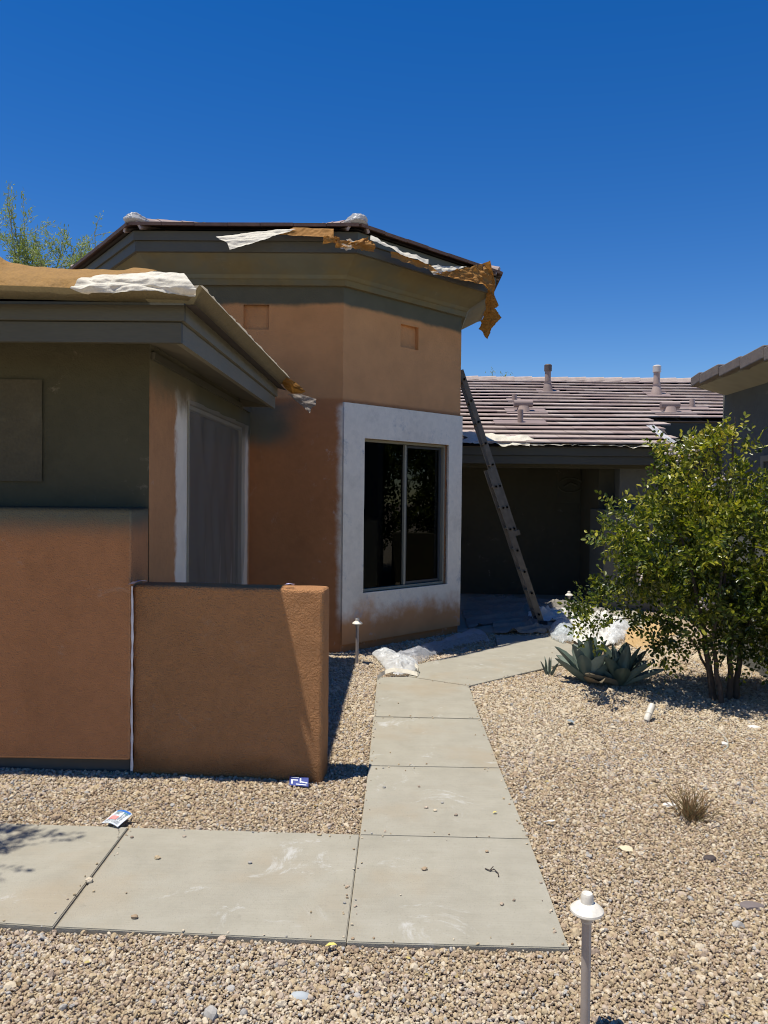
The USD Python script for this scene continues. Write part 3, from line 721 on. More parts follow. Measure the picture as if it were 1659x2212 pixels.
while yv > 4.2:
    L = .50 if i else .26
    t = rbox((RE - .035 - rng.uniform(0, .012), yv - L + .012, 3.07 + rng.uniform(-.008, .008)), (RE + .16, yv, 3.185 + rng.uniform(-.008, .012)), .01, 6)
    tv = np.array(t.vertices); tv[:, 2] += .03 * (yv - tv[:, 1]) / L + .012; t.vertices = tv
    mesh('eave_tile', t, m_tgrey, roofW); yv -= L; i += 1
u, v, n = slope_axes([0, -1, 0], .33, [1, 0]); lt = []
for row in range(12):
    for i in range(15):
        lt.append(tile_mesh(np.array([RE + .1, 8.97 - i * .40, 3.16]) + v * (row * .31), u, v, n, .395, .36, .035 + rng.uniform(0, .006)))
tag(mesh('tiles', lt, m_tiles[1], roofW), kind='stuff')
w = part('window', house)
mesh('frame', ring_frame((RX, 0, 0), (0, 1, 0), (-1, 0, 0), 7.35, 8.05, 1.75, 2.25, .06, .05, .03), m_frame, w)
mesh('pane', quad_panel((RX, 0, 0), (0, 1, 0), (-1, 0, 0), 7.40, 8.0, 1.80, 2.2, .02, .015), m_glassframe_dark, w)

# ------------------------------------------------------------------ low garden wall
th = math.atan2(.125, 1.22)
gw = man_to_tm(m3.Manifold.batch_hull([m3.Manifold.sphere(.022, 12).translate([x, y, z]) for x in (.022, 1.235 - .022) for y in (.022, .205 - .022) for z in (-.06, 1.212 - .022)]))
gw = trimesh.Trimesh(*trimesh.remesh.subdivide_to_size(gw.vertices, gw.faces, .06), process=False)
q = np.array(gw.vertices); q += (np.stack([meshkit.noise(q * 9, k) for k in (1, 2, 3)], 1) - .5) * .006; gw.vertices = q
gw.apply_transform(trimesh.transformations.rotation_matrix(-th, [0, 0, 1])); gw.apply_translation([XS + .002, 4.852, 0])
tag(mesh('garden_wall', gw, m_low, smooth=50), 'low orange stucco wall stub projecting from the near wing beside the walkway', 'wall')
cp = [np.array([XS + .008 + .0015 * math.sin(z * 9), 4.838 - .012 + .002 * math.sin(z * 31), z]) for z in np.linspace(.03, 1.205, 90)]
mesh('caulk_bead', tube(cp, [.0045 + .0055 * meshkit.noise(np.array([0, 0, p[2] * 17]), 2) for p in cp], 6), m_caulk, house, smooth=60)

# ------------------------------------------------------------------ masking paper and film
# near eave, front: kraft sheet on the tiles, white paper rolled over the corner
kp = sheet([at_y(-60, 634, 4.49), at_y(300, 616, 4.49), at_y(340, 588, 4.72), at_y(-60, 572, 4.76)], 90, 24, .012, 7, 3, ridged=True,
           sag=lambda u, v: np.stack([0 * u, -.02 * np.sin(np.pi * np.clip(v * 1.3, 0, 1)), .05 * np.exp(-((u - .13) / .05) ** 2) * v + .012 * np.sin(u * 9) * v + .012 * np.sin(np.pi * np.clip(v, 0, 1))], -1))
tag(mesh('masking_paper', kp, m_kraft_dark, smooth=60), 'long brown kraft paper lying along the near front eave', 'masking paper')
bp = sheet([at_y(-60, 644, 4.535), at_y(402, 655, 4.535), at_y(424, 632, 4.45), at_y(-60, 614, 4.45)], 50, 6, .006, 5, 8, ridged=False)
tag(mesh('masking_paper', bp, m_opaper, smooth=60), 'oversprayed paper strip hanging under the near front eave above the fascia', 'masking paper')
wpts = [(155, 624), (185, 602), (250, 594), (330, 587), (400, 590), (426, 624), (420, 638), (340, 628), (250, 630), (190, 634)]
ctr = at_y(300, 612, 4.06)
wp = poly_sheet([at_y(x, y, 4.52 if y < 612 else 4.42) for x, y in wpts], .014, 4, 5, 9)
qv = np.array(wp.vertices); qv[:, 1] -= .05 * np.clip(1 - np.abs((qv[:, 2] - 3.03) / .09), 0, 1) ** .5; wp.vertices = qv
tag(mesh('masking_paper', wp, m_white, smooth=28), 'white crumpled paper wrapped over the near eave corner', 'masking paper')
sp1 = sheet([(FX + .016, FY - .02, ZL2 - .004), (FX + .016, 8.05, ZL2 - .004), (-1.165, 8.1, 3.02), (-1.165, 4.45, 3.005)], 70, 6, .008, 4, 11, ridged=False)
tag(mesh('masking_paper', sp1, m_opaper, smooth=60), 'oversprayed paper strip along the side eave running back to the bay', 'masking paper')
ws = sheet([(-1.160, 4.5, 3.005), (-1.160, 8.1, 3.02), (-1.30, 8.1, 3.065), (-1.30, 4.66, 3.05)], 70, 6, .012, 7, 21)
tag(mesh('masking_paper', ws, m_white, smooth=60), 'thin white paper edge folded over the side eave of the near wing', 'masking paper')
fl = poly_sheet([at_y(x, y, d) for x, y, d in [(594, 809, 8.0), (612, 812, 8.0), (640, 828, 7.95), (659, 846, 7.9), (652, 850, 7.95), (628, 850, 8.05), (610, 832, 8.05)]], .012, 5, 3)
tag(mesh('masking_paper', fl, m_kraft, smooth=50), 'small curled brown kraft flap sunlit at the far end of the side eave', 'masking paper')
fl = poly_sheet([at_y(x, y, d) for x, y, d in [(622, 851, 8.0), (650, 852, 7.9), (683, 862, 7.8), (680, 876, 7.8), (672, 880, 7.85), (668, 893, 7.85), (655, 880, 7.9), (640, 868, 7.95)]], .012, 6, 3)
tag(mesh('masking_paper', fl, m_gpaper, smooth=50), 'grey torn paper scrap hanging below the far end of the side eave', 'masking paper')
# bay eave papers
fA = np.array([0, BY - .50, 0]); nAx = np.array([0, -1.0, 0])
fBp = oB + nB * .50
Z = lambda x, y: (466.6 + .3958 * x, 432 + .3958 * y)
def onA(x, y, out=0.0): return at_plane(*Z(x, y), fA + np.array([0, -out, 0]), nAx)
def onB(x, y, out=0.0): return at_plane(*Z(x, y), fBp + nB * out, nB)
f1 = poly_sheet([onA(0, 204, .03), onA(20, 216, .05), (onA(62, 236, .07)), onA(76, 275, .10), onA(180, 244, .09), onA(320, 198, .07), onA(436, 162, .02), onA(330, 165, .0), onA(160, 184, .0)], .012, 31, 4)
tag(mesh('masking_paper', f1, m_white, smooth=45), 'white paper flap hanging from the front eave of the bay', 'masking paper')
f2_ = sheet([onA(340, 192, .03), onA(642, 208, .04), onA(642, 160, .0), onA(425, 152, .0)], 60, 14, .012, 9, 32)
tag(mesh('masking_paper', f2_, m_kraft, smooth=50), 'flat brown kraft strip on the front eave of the bay', 'masking paper')
f3 = poly_sheet([onB(582, 206, .02), onB(650, 212, .04), onB(650, 262, .08), onB(740, 272, .10), onB(858, 292, .10), onB(860, 262, .1), onB(822, 210, .03), onB(790, 236, .12), onB(765, 250, .10), onB(720, 232, .04), onB(640, 240, .03), onB(580, 245, .02)], .04, 33, 4)
tag(mesh('masking_paper', f3, m_kraft, smooth=40), 'crumpled brown kraft bunch at the bay corner above the window face', 'masking paper')
f4 = poly_sheet([onB(648, 225, .06), onB(700, 236, .10), onB(745, 258, .12), onB(735, 272, .12), onB(690, 262, .12)], .03, 34, 3)
tag(mesh('masking_paper', f4, m_white, smooth=40), 'small crumpled white paper at the bay corner beside the brown bunch', 'masking paper')
f4 = poly_sheet([onB(714, 208, .06), onB(735, 206, .10), onB(775, 232, .12), onB(760, 252, .12), onB(738, 248, .12)], .03, 44, 3)
tag(mesh('masking_paper', f4, m_white, smooth=40), 'upright white paper scrap standing on the bay corner', 'masking paper')
f5 = sheet([onB(835, 226, .10), onB(1150, 362, .08), onB(1150, 338, .03), onB(835, 206, .03)], 60, 8, .035, 5, 35)
tag(mesh('masking_paper', f5, m_white, smooth=45), 'rumpled white paper band along the slanting bay eave', 'masking paper')
f5 = sheet([onB(950, 318, .09), onB(1205, 400, .09), onB(1150, 350, .05), onB(950, 285, .05)], 50, 8, .025, 6, 36)
tag(mesh('masking_paper', f5, m_kraft, smooth=45), 'brown kraft strip tucked under the white band on the bay eave', 'masking paper')
f6 = poly_sheet([onB(1140, 356, .06), onB(1230, 354, .02), onB(1370, 362, .02), onB(1320, 376, .06), onB(1195, 404, .1)], .02, 37, 4)
tag(mesh('masking_paper', f6, m_white, smooth=45), 'white folded paper near the right end of the bay eave', 'masking paper')
f7 = poly_sheet([onB(1200, 398, .10), onB(1330, 374, .05), onB(1458, 348, .02), onB(1490, 380, .04), onB(1515, 440, .06), onB(1510, 500, .08), onB(1480, 460, .11), onB(1380, 442, .11)], .03, 38, 4)
tag(mesh('masking_paper', f7, m_kraft, smooth=45), 'big brown kraft sheet wrapped round the right end of the bay eave', 'masking paper')
yC = 10.0
f8 = poly_sheet([at_y(*Z(x, y), d) for x, y, d in [(1455, 352, 9.6), (1498, 332, 9.6), (1524, 450, 9.75), (1520, 520, 9.9), (1546, 580, 9.9), (1502, 605, 10.0), (1482, 640, 10.0), (1470, 560, 9.9), (1488, 470, 9.8)]], .03, 39, 4)
tag(mesh('masking_paper', f8, m_kraft, smooth=45), 'brown kraft strip hanging down the right corner of the bay eave', 'masking paper')
f9 = poly_sheet([at_y(*Z(x, y), d) for x, y, d in [(1482, 565, 10.02), (1525, 600, 9.95), (1552, 640, 9.9), (1506, 690, 10.0), (1474, 760, 10.1), (1432, 698, 10.2), (1455, 630, 10.1)]], .03, 40, 4)
tag(mesh('masking_paper', f9, m_kraft, smooth=45), 'pointed brown kraft scrap dangling lowest below the bay eave', 'masking paper')
# plastic wrapped hip ends
def wrapped(kk, sc, label, seed):
    p = np.array([*ring8[kk], 4.685]); d = np.array([OC[0] - p[0], OC[1] - p[1]]); d /= np.linalg.norm(d)
    t = trimesh.creation.icosphere(4, 1.0); q = np.array(t.vertices)
    q = q * (1 + .5 * (meshkit.fbm(q * 2.2 + seed, 3, seed)[:, None] - .5))
    q[:, 2] = np.where(q[:, 2] < 0, q[:, 2] * .4, q[:, 2] * (1 - .35 * np.clip(q[:, 1], 0, 1)))
    q = q * np.array([.15, .24, .125]) * sc
    a = math.atan2(d[1], d[0]) - math.pi / 2; R = np.array([[math.cos(a), -math.sin(a), 0], [math.sin(a), math.cos(a), 0], [0, 0, 1]])
    t.vertices = q @ R.T + p + np.array([d[0] * .12, d[1] * .12, .015])
    tag(mesh('plastic_cover', t, m_film_hip, smooth=40), label, 'plastic cover')
wrapped(7, .72, 'plastic wrapped over the left hip tile of the bay roof', 2)
wrapped(0, .78, 'plastic wrapped over the hip tile above the bay corner', 9)
# film over the side window
def film_pt(px, py, out): return at_plane(px, py, (XS + out, 0, 0), (1, 0, 0))
fv, ff = [], []
nu, nv = 44, 60
for i in range(nu):
    for j in range(nv):
        s, t = i / (nu - 1), j / (nv - 1)
        y1 = wy1 + .02 - .20 * t - .10 * math.sin(t * 3.1) * (1 if t > .25 else t * 4) * .6
        yy = wy0 - .03 + (y1 - wy0 + .03) * s
        fold = .020 * math.sin(yy * 26 + 2.2 * math.sin(t * 3)) * t ** 2 + .016 * max(0, math.sin((yy - wy0) * 9 - t * 7)) ** 6 * (1 - t) + .010 * (meshkit.noise(np.array([yy * 5, t * 4, 1.]), 3) - .5) + .008 * math.sin(yy * 11 + t * 9)
        fv.append([XS + .012 + (fold + .012) * min(1, s * 6) + .02 * math.sin(math.pi * s) * t, yy, wz1 + .02 - (wz1 - wz0 + .05) * t])
for i in range(nu - 1):
    for j in range(nv - 1):
        a = i * nv + j; ff += [[a, a + nv, a + nv + 1], [a, a + nv + 1, a + 1]]
tag(mesh('plastic_film', trimesh.Trimesh(fv, ff, process=False), m_film, smooth=True), 'clear masking film hanging over the tall side window', 'plastic film')
# paper over the front window of the near wing
c0_, c1_ = at_y(-120, 818, 5.16), at_y(91, 1040, 5.16)
wpap = sheet([(c0_[0], 5.160, c1_[2]), (c1_[0], 5.160, c1_[2]), (c1_[0], 5.160, c0_[2]), (c0_[0], 5.160, c0_[2])], 40, 50, .006, 4.5, 51)
tag(mesh('masking_paper', wpap, m_dpaper, smooth=50), 'dark oversprayed paper taped over the front window of the near wing', 'masking paper')
# rear eave plastic
def rear_edge(px0, px1, y0, y1, drop, label, mat, seed, lift=.09, nu=60):
    a, b = at_y(px0, y0, RY0 - .10), at_y(px1, y1, RY0 - .10)
    s_ = sheet([a + [0, 0, -drop], b + [0, 0, -drop * .5], b + [0, .25, lift * .9], a + [0, .25, lift]], nu, 8, .035, 5, seed, edge=.3)
    tag(mesh('plastic_sheet', s_, mat, smooth=45), label, 'plastic sheet')
rear_edge(1001, 1150, 955, 963, .03, 'white plastic spread on the rear eave behind the ladder', m_white, 61, .16)
rear_edge(1100, 1452, 962, 966, .015, 'thin white plastic edge along the rear porch eave', m_white, 62, .035)
rp = [roof_pt(x, y) + [0, 0, .07] for x, y in [(1396, 926), (1412, 925), (1440, 948), (1462, 962), (1452, 967), (1425, 950)]]
tag(mesh('plastic_sheet', poly_sheet(rp, .02, 63, 3), m_film_thick, smooth=45), 'twisted white plastic strip at the right end of the rear eave', 'plastic sheet')

# ------------------------------------------------------------------ film, cloth and paper on the ground
def gpoly(pts, z=.02): return [at_z(x, y, z)[:2] for x, y in pts]
tag(mesh('plastic_bag', heap(gpoly([(802, 1416), (822, 1406), (850, 1411), (872, 1424), (896, 1428), (906, 1440), (895, 1456), (862, 1462), (838, 1459), (826, 1440)]), .085, .010, 71, 9, .02), m_film_thick, smooth=38), 'crumpled translucent plastic bag beside the walkway bend', 'plastic bag')
tag(mesh('plastic_film', heap(gpoly([(845, 1420), (900, 1404), (965, 1383), (1010, 1366), (1050, 1370), (1062, 1387), (1010, 1392), (970, 1402), (925, 1425), (900, 1437), (870, 1428)]), .12, .022, 72, 6, .0), m_film_thin, smooth=60), 'thin plastic film lying on shaded gravel below the bay window', 'plastic film')
rib = [at_z(x, y, z) for x, y, z in [(815, 1468, .03), (832, 1456, .035), (850, 1451, .06), (880, 1455, .04), (902, 1461, .03), (905, 1448, .05), (896, 1440, .07)]]
rv = []
for i, p in enumerate(rib): rv += [p, p + np.array([.0, .03, .035])]
tag(mesh('paper_strip', trimesh.Trimesh(rv, [[2 * i, 2 * i + 2, 2 * i + 3] for i in range(6)] + [[2 * i, 2 * i + 3, 2 * i + 1] for i in range(6)], process=False).subdivide(), m_white, smooth=60), 'curled cream paper strip in front of the plastic bag on the walkway', 'paper strip')
cl = heap(gpoly([(996, 1322), (1010, 1300), (1110, 1298), (1200, 1302), (1290, 1318), (1340, 1335), (1300, 1352), (1215, 1352), (1180, 1372), (1066, 1371), (1062, 1350), (1010, 1362)]), .05, .018, 73, 6, .03, 1.0, 34)
tag(mesh('drop_cloth', cl, m_bluecloth, smooth=60), 'wrinkled grey drop cloth covering the shaded porch floor', 'drop cloth')
cl = heap(gpoly([(1130, 1330), (1180, 1328), (1260, 1334), (1350, 1340), (1345, 1362), (1270, 1358), (1205, 1352), (1150, 1345)]), .06, .018, 74, 6, .05, 1.0, 16)
tag(mesh('drop_cloth', cl, m_cloth, smooth=60), 'sunlit white drop cloth behind the lamp at the porch', 'drop cloth')
tag(mesh('plastic_bag', heap(gpoly([(1184, 1362), (1200, 1346), (1228, 1350), (1246, 1366), (1242, 1388), (1215, 1392), (1190, 1382)]), .12, .012, 75, 10, .02), m_film_clear, smooth=50), 'clear bluish plastic bag beside the ladder foot', 'plastic bag')
tag(mesh('drop_cloth', heap(gpoly([(1232, 1365), (1250, 1352), (1300, 1350), (1330, 1362), (1332, 1392), (1300, 1400), (1250, 1400), (1236, 1388)]), .12, .015, 76, 8, .02, 1.3), m_cloth, smooth=50), 'bunched white cloth behind the agave', 'drop cloth')
tag(mesh('plastic_sheet', heap(gpoly([(1310, 1352), (1350, 1348), (1372, 1362), (1350, 1385), (1330, 1396), (1300, 1392)]), .11, .015, 77, 8, .02, 1.3), m_film_thick, smooth=50), 'white plastic heap between agave and brown paper', 'plastic sheet')
def gp(x, y, h): return at_z(x, y, 0.0) + np.array([0, 0, h])
KP = [poly_sheet([gp(1338, 1378, .07), gp(1362, 1372, .13), gp(1405, 1376, .11), gp(1440, 1388, .07), gp(1430, 1404, .02), gp(1402, 1412, .02), gp(1372, 1403, .03)], .03, 78, 4),
      poly_sheet([gp(1372, 1403, .02), gp(1362, 1374, .13), gp(1350, 1392, .03)], .015, 79, 3),
      poly_sheet([gp(1385, 1362, .10), gp(1420, 1360, .15), gp(1462, 1374, .06), gp(1436, 1382, .03), gp(1400, 1374, .05)], .03, 80, 3)]
tag(mesh('paper_sheet', KP, m_kraft_tan, smooth=35), 'crumpled brown kraft paper heap on the gravel under the tree', 'paper sheet')

# ------------------------------------------------------------------ path lamps
def lamp_proto(loc, label, H=.5):
    t = thing('path_light', label, 'garden light', loc, 0, 'mushroom path lights along the walkway')
    mesh('post', lathe([(0, -.08), (.016, -.08), (.016, H - .085), (0, H - .085)], 14), m_post, t, smooth=40)
    mesh('collar', lathe([(0, H - .10), (.016, H - .10), (.021, H - .092), (.021, H - .06), (.0, H - .06)], 16), m_lampdark, t, smooth=40)
    mesh('shade', lathe([(0, H - .058), (.020, H - .058), (.052, H - .066), (.055, H - .062), (.054, H - .056), (.040, H - .044), (.024, H - .034), (.0, H - .034)], 24), m_lamp, t, smooth=35)
    mesh('finial', lathe([(0, H - .034), (.021, H - .034), (.021, H - .012), (.017, H - .003), (0, H)], 18), m_lamp, t, smooth=35)
    return t
def copy_thing(src, loc, label):
    x = UsdGeom.Xform.Define(stage, path_for(src.GetName())); p = x.GetPrim()
    p.GetReferences().AddInternalReference(src.GetPath()); p.SetInstanceable(True)
    x.ClearXformOpOrder()
    x.GetPrim().GetAttribute('xformOp:translate').Set(Gf.Vec3d(*map(float, loc)))
    x.SetXformOpOrder([UsdGeom.XformOp(p.GetAttribute('xformOp:translate')), UsdGeom.XformOp(p.GetAttribute('xformOp:rotateZ'))])
    cd = src.GetCustomData()
    return tag(p, label, cd['category'], cd.get('group'))
lp = at_y(1268, 1960, 2.52)
L0 = lamp_proto((lp[0], 2.52, 0), 'large near path light at the lower edge beside the slab corner')
l2 = at_z(771, 1436, 0); copy_thing(L0, (l2[0], l2[1], 0), 'path light on gravel below the bay window')
l3 = at_z(1228, 1354, .0); copy_thing(L0, (l3[0], l3[1], 0), 'small far path light beside the ladder foot')

# ------------------------------------------------------------------ ladder
lad = thing('ladder', 'worn aluminium extension ladder leaning against the bay wall', 'ladder')
YN, YF = 10.46, 10.88; SL = -.35
def lad_axis(x0):
    d = np.array([SL, 0, 1.0]); d /= np.linalg.norm(d); side = np.array([d[2], 0, -d[0]]); return np.array([x0, 0, 0.0]), d, side
def rail(x0, s0, s1, y, wdt=.078, th=.028, rungs=()):
    o, d, side = lad_axis(x0)
    p = Polygon([(s0, -wdt / 2), (s1, -wdt / 2), (s1, wdt / 2), (s0, wdt / 2)], [[(r + .019 * math.cos(a), .019 * math.sin(a)) for a in np.linspace(0, 6.283, 11)[:-1]] for r in rungs])
    g_ = trimesh.creation.extrude_polygon(p, th, engine='earcut')
    T = np.eye(4); T[:3, 0] = d; T[:3, 1] = side; T[:3, 2] = np.cross(d, side); T[:3, 3] = o + [0, y, 0]
    g_.apply_transform(T); return g_
base_r = np.arange(.22, 2.25, .305); fly_r = np.arange(1.43 + .02, 3.9, .305)
XB, XF = 1.995, 2.055
for y, dy in ((YN, 0), (YF, 0)):
    mesh('rail', rail(XB, .05, 2.30, y, rungs=base_r), m_alu, lad)
for y in (YN + .034, YF - .034):
    mesh('rail', rail(XF, 1.36, 3.72, y, .066, rungs=fly_r[fly_r < 3.68]), m_alu, lad)
def rungm(x0, s, ya, yb):
    o, d, side = lad_axis(x0); c = o + d * s
    an = trimesh.creation.annulus(.015, .0185, yb - ya, sections=12); an.apply_transform(trimesh.transformations.rotation_matrix(math.pi / 2, [1, 0, 0])); an.apply_translation([c[0], (ya + yb) / 2, c[2]]); return an
for s_ in base_r: mesh('rung', rungm(XB, s_, YN - .028, YF), m_rung, lad)
for s_ in fly_r[fly_r < 3.68]: mesh('rung', rungm(XF, s_, YN + .01, YF - .034), m_rung, lad)
for y in (YN - .014, YF - .014):
    o, d, side = lad_axis(XB); c = o + [0, y, 0]
    f_ = rbox((-.05, -.03, 0), (.05, .03, .075), .01); f_.apply_translation(c + d * .02 - [0, 0, -.025]); mesh('foot', f_, m_rubber, lad)
for y in (YN, YF): 
    lk = rail(XF + .01, 1.35, 1.42, y + .002, .09, .034); mesh('bracket', lk, m_alu, lad)

# ------------------------------------------------------------------ plants
def leaflets(centres, dirs, normals, L, W, rng, fold=.25):
    """oval leaves, 6 triangles each, one island each"""
    n = len(centres); d = dirs / (np.linalg.norm(dirs, axis=1, keepdims=True) + 1e-9)
    s = np.cross(d, normals); s /= np.linalg.norm(s, axis=1, keepdims=True) + 1e-9
    nn = np.cross(s, d)
    L = np.asarray(L)[:, None]; W = np.asarray(W)[:, None]
    c = centres
    pts = [c, c + d * L * .35 + s * W * .5 + nn * W * fold, c + d * L * .75 + s * W * .42 + nn * W * fold * .8, c + d * L, c + d * L * .75 - s * W * .42 + nn * W * fold * .8, c + d * L * .35 - s * W * .5 + nn * W * fold, c + d * L * .5]
    V = np.stack(pts, 1).reshape(-1, 3)
    tri = np.array([[0, 1, 6], [1, 2, 6], [2, 3, 6], [3, 4, 6], [4, 5, 6], [5, 0, 6]])
    F = (tri[None] + (np.arange(n) * 7)[:, None, None]).reshape(-1, 3)
    return trimesh.Trimesh(V, F, process=False)
def crown(lobes, n_sprigs, rng, leaf_len, per=9, up=.55, clump=14):
    C, Dn, Nn, Ls, Ws, TW_ = [], [], [], [], [], []
    wts = np.array([l[3] * l[4] * l[5] for l in lobes]) ** .75; wts /= wts.sum()
    clumps = []
    for _ in range(max(12, n_sprigs // clump)):
        l = lobes[rng.choice(len(lobes), p=wts)]
        v = rng.normal(size=3); v /= np.linalg.norm(v)
        r = rng.uniform(.25, 1) ** .42 * rng.uniform(.80, 1.0)
        clumps.append((np.array(l[:3]) + v * r * np.array(l[3:6]), v, min(.105, .45 * min(l[3:6])) * rng.uniform(.7, 1.25) * leaf_len / .048))
    for _ in range(n_sprigs):
        c_, v0, sg = clumps[rng.integers(0, len(clumps))]
        dv = rng.normal(size=3); v = v0 + dv * .35; v /= np.linalg.norm(v)
        p = c_ + dv * sg * np.array([1, 1, .8])
        out = v * np.array([1, 1, .8]) + np.array([0, 0, up]) + rng.normal(size=3) * .45; out /= np.linalg.norm(out)
        slen = rng.uniform(.07, .13) * leaf_len / .032
        sd = np.cross(out, rng.normal(size=3)); sd /= np.linalg.norm(sd)
        nrm = np.cross(sd, out)
        if nrm[2] < 0: nrm = -nrm
        for j in range(per):
            f = j / (per - 1); side_ = 1 if j % 2 else -1
            if j == per - 1: side_ = 0
            dd = out * (.45 if side_ else 1) + sd * side_ * .9 + rng.normal(size=3) * .22
            C.append(p + out * slen * f); Dn.append(dd); Nn.append(nrm + rng.normal(size=3) * .35)
            L = leaf_len * rng.uniform(.7, 1.25); Ls.append(L); Ws.append(L * rng.uniform(.45, .6))
    global CLUMPS; CLUMPS = clumps
    return leaflets(np.array(C), np.array(Dn), np.array(Nn), Ls, Ws, rng)
K = 6.95 / FPX
def lob(px, py, rx, rz, y=6.95, ry=None): 
    p = at_y(px, py, y); return (p[0], y, p[2], rx * K, ry if ry else rx * K * .9, rz * K)
laurel = thing('laurel_tree', 'bushy evergreen tree with glossy leaves and whitish blossoms by right wing', 'tree')
r2 = np.random.default_rng(12)
LOB = [lob(1590, 925, 28, 45), lob(1585, 985, 72, 55), lob(1490, 1040, 75, 60), lob(1570, 1095, 120, 85, ry=.62), lob(1395, 1155, 76, 60, ry=.5), lob(1470, 1190, 130, 100, ry=.75), lob(1620, 1200, 120, 130, ry=.8),
       lob(1420, 1290, 105, 75, ry=.6), lob(1540, 1300, 140, 95, ry=.8), lob(1285, 1315, 38, 32, 7.0, .25), lob(1290, 1355, 38, 34, 6.8, .2), lob(1345, 1250, 50, 60), lob(1650, 1330, 95, 85, ry=.7), lob(1440, 1395, 42, 26, 6.8, .2), lob(1720, 1150, 70, 150, ry=.6),
       lob(1645, 960, 26, 40, 6.9, .2), lob(1335, 1122, 24, 28, 6.9, .2), lob(1475, 985, 30, 32, 6.9, .2), lob(1520, 940, 26, 24, 6.9, .2)]
LOB = [l for l in LOB if l[0] + .2 * l[3] < 3.75]
cr = crown(LOB, 2950, r2, .047, clump=11); LCL = CLUMPS
vv = np.array(cr.vertices); over = vv[:, 0] > 3.66; vv[over, 0] = 3.66 - (vv[over, 0] - 3.66) * .5; cr.vertices = vv
lv = np.array(cr.vertices)[::7]; hgt = np.clip((lv[:, 2] - .6) / 2.0, 0, 1)
rv_ = np.clip(r2.random(len(lv)) ** 1.25 * .72 + (hgt - .45) * .42 + .05, 0, 1)
rnd(tag(mesh('crown', cr, m_leaf, laurel), kind='stuff'), np.repeat(rv_, 7))
base = np.array([2.93, 6.9, -.03])
stems = [[(1545, 1525), (1532, 1440), (1520, 1360), (1500, 1260), (1470, 1150)], [(1560, 1525), (1552, 1450), (1535, 1380), (1560, 1250), (1580, 1050)], [(1575, 1522), (1580, 1440), (1572, 1370), (1620, 1240), (1640, 1100)], [(1588, 1520), (1596, 1440), (1600, 1370), (1660, 1250), (1680, 1180)],
         [(1552, 1520), (1520, 1430), (1500, 1385), (1440, 1330), (1300, 1340)], [(1520, 1370), (1450, 1290), (1400, 1200), (1340, 1150)], [(1560, 1290), (1570, 1130), (1585, 960), (1588, 900)]]
for i, s_ in enumerate(stems):
    n_ = len(s_); yy = 6.9 + r2.normal(0, .08)
    P_ = [at_y(x, y, yy + r2.normal(0, .04) * k) for k, (x, y) in enumerate(s_)]
    if i < 5: P_[0][2] = -.03
    t_ = np.linspace(0, n_ - 1, 14); Pp = np.stack([np.interp(t_, np.arange(n_), [p[k] for p in P_]) for k in range(3)], 1)
    for _ in range(2): Pp[1:-1] = (Pp[:-2] + 2 * Pp[1:-1] + Pp[2:]) / 4
    Pp += r2.normal(0, .006, Pp.shape)
    r0 = [.034, .026, .030, .032, .014, .014, .016][i]
    mesh('trunk' if i < 5 else 'limb', tube(Pp, np.linspace(r0, r0 * .3, 14), 8), m_bark, laurel, smooth=60)
bl = []
for _ in range(34):
    c_, v_, sg_ = LCL[r2.integers(0, len(LCL))]
    p = c_ + np.array([.3 * v_[0], -abs(v_[1]) - .2, .2]) * sg_ * .9
    if p[0] > 3.55: continue
    for _k in range(int(r2.integers(8, 18))):
        s_ = trimesh.creation.icosphere(0, r2.uniform(.009, .016)); s_.apply_translation(p + r2.normal(size=3) * [.026, .026, .045]); bl.append(s_)
tag(mesh('blossom', bl, m_bloom, laurel, smooth=True), kind='stuff')

tag(mesh('patio_wall', rbox((6.6, 9.3, -.05), (6.8, 13.2, 1.02), .02), m_green, smooth=40), 'low green patio wall behind the right wing seen mirrored in bay window', 'wall')
pt_ = thing('patio_tree', 'dense dark tree behind the patio wall mirrored in the bay window', 'tree')
r6 = np.random.default_rng(66)
cp6 = crown([(8.6, 9.6, 1.9, 1.1, 1.0, 1.5), (9.0, 11.3, 2.2, 1.3, 1.5, 2.0), (8.7, 13.0, 1.9, 1.1, 1.2, 1.6), (9.6, 10.5, 3.4, 1.3, 2.2, 1.4)], 2600, r6, .11); rnd(tag(mesh('crown', cp6, m_leaf, pt_), kind='stuff'), np.repeat(r6.random(len(cp6.vertices) // 7) * .5, 7))
mesh('trunk', tube([(9, 11, -.05), (9.05, 11, 1.2), (9, 11.1, 2.6)], [.14, .11, .06], 8), m_bark, pt_, smooth=60)
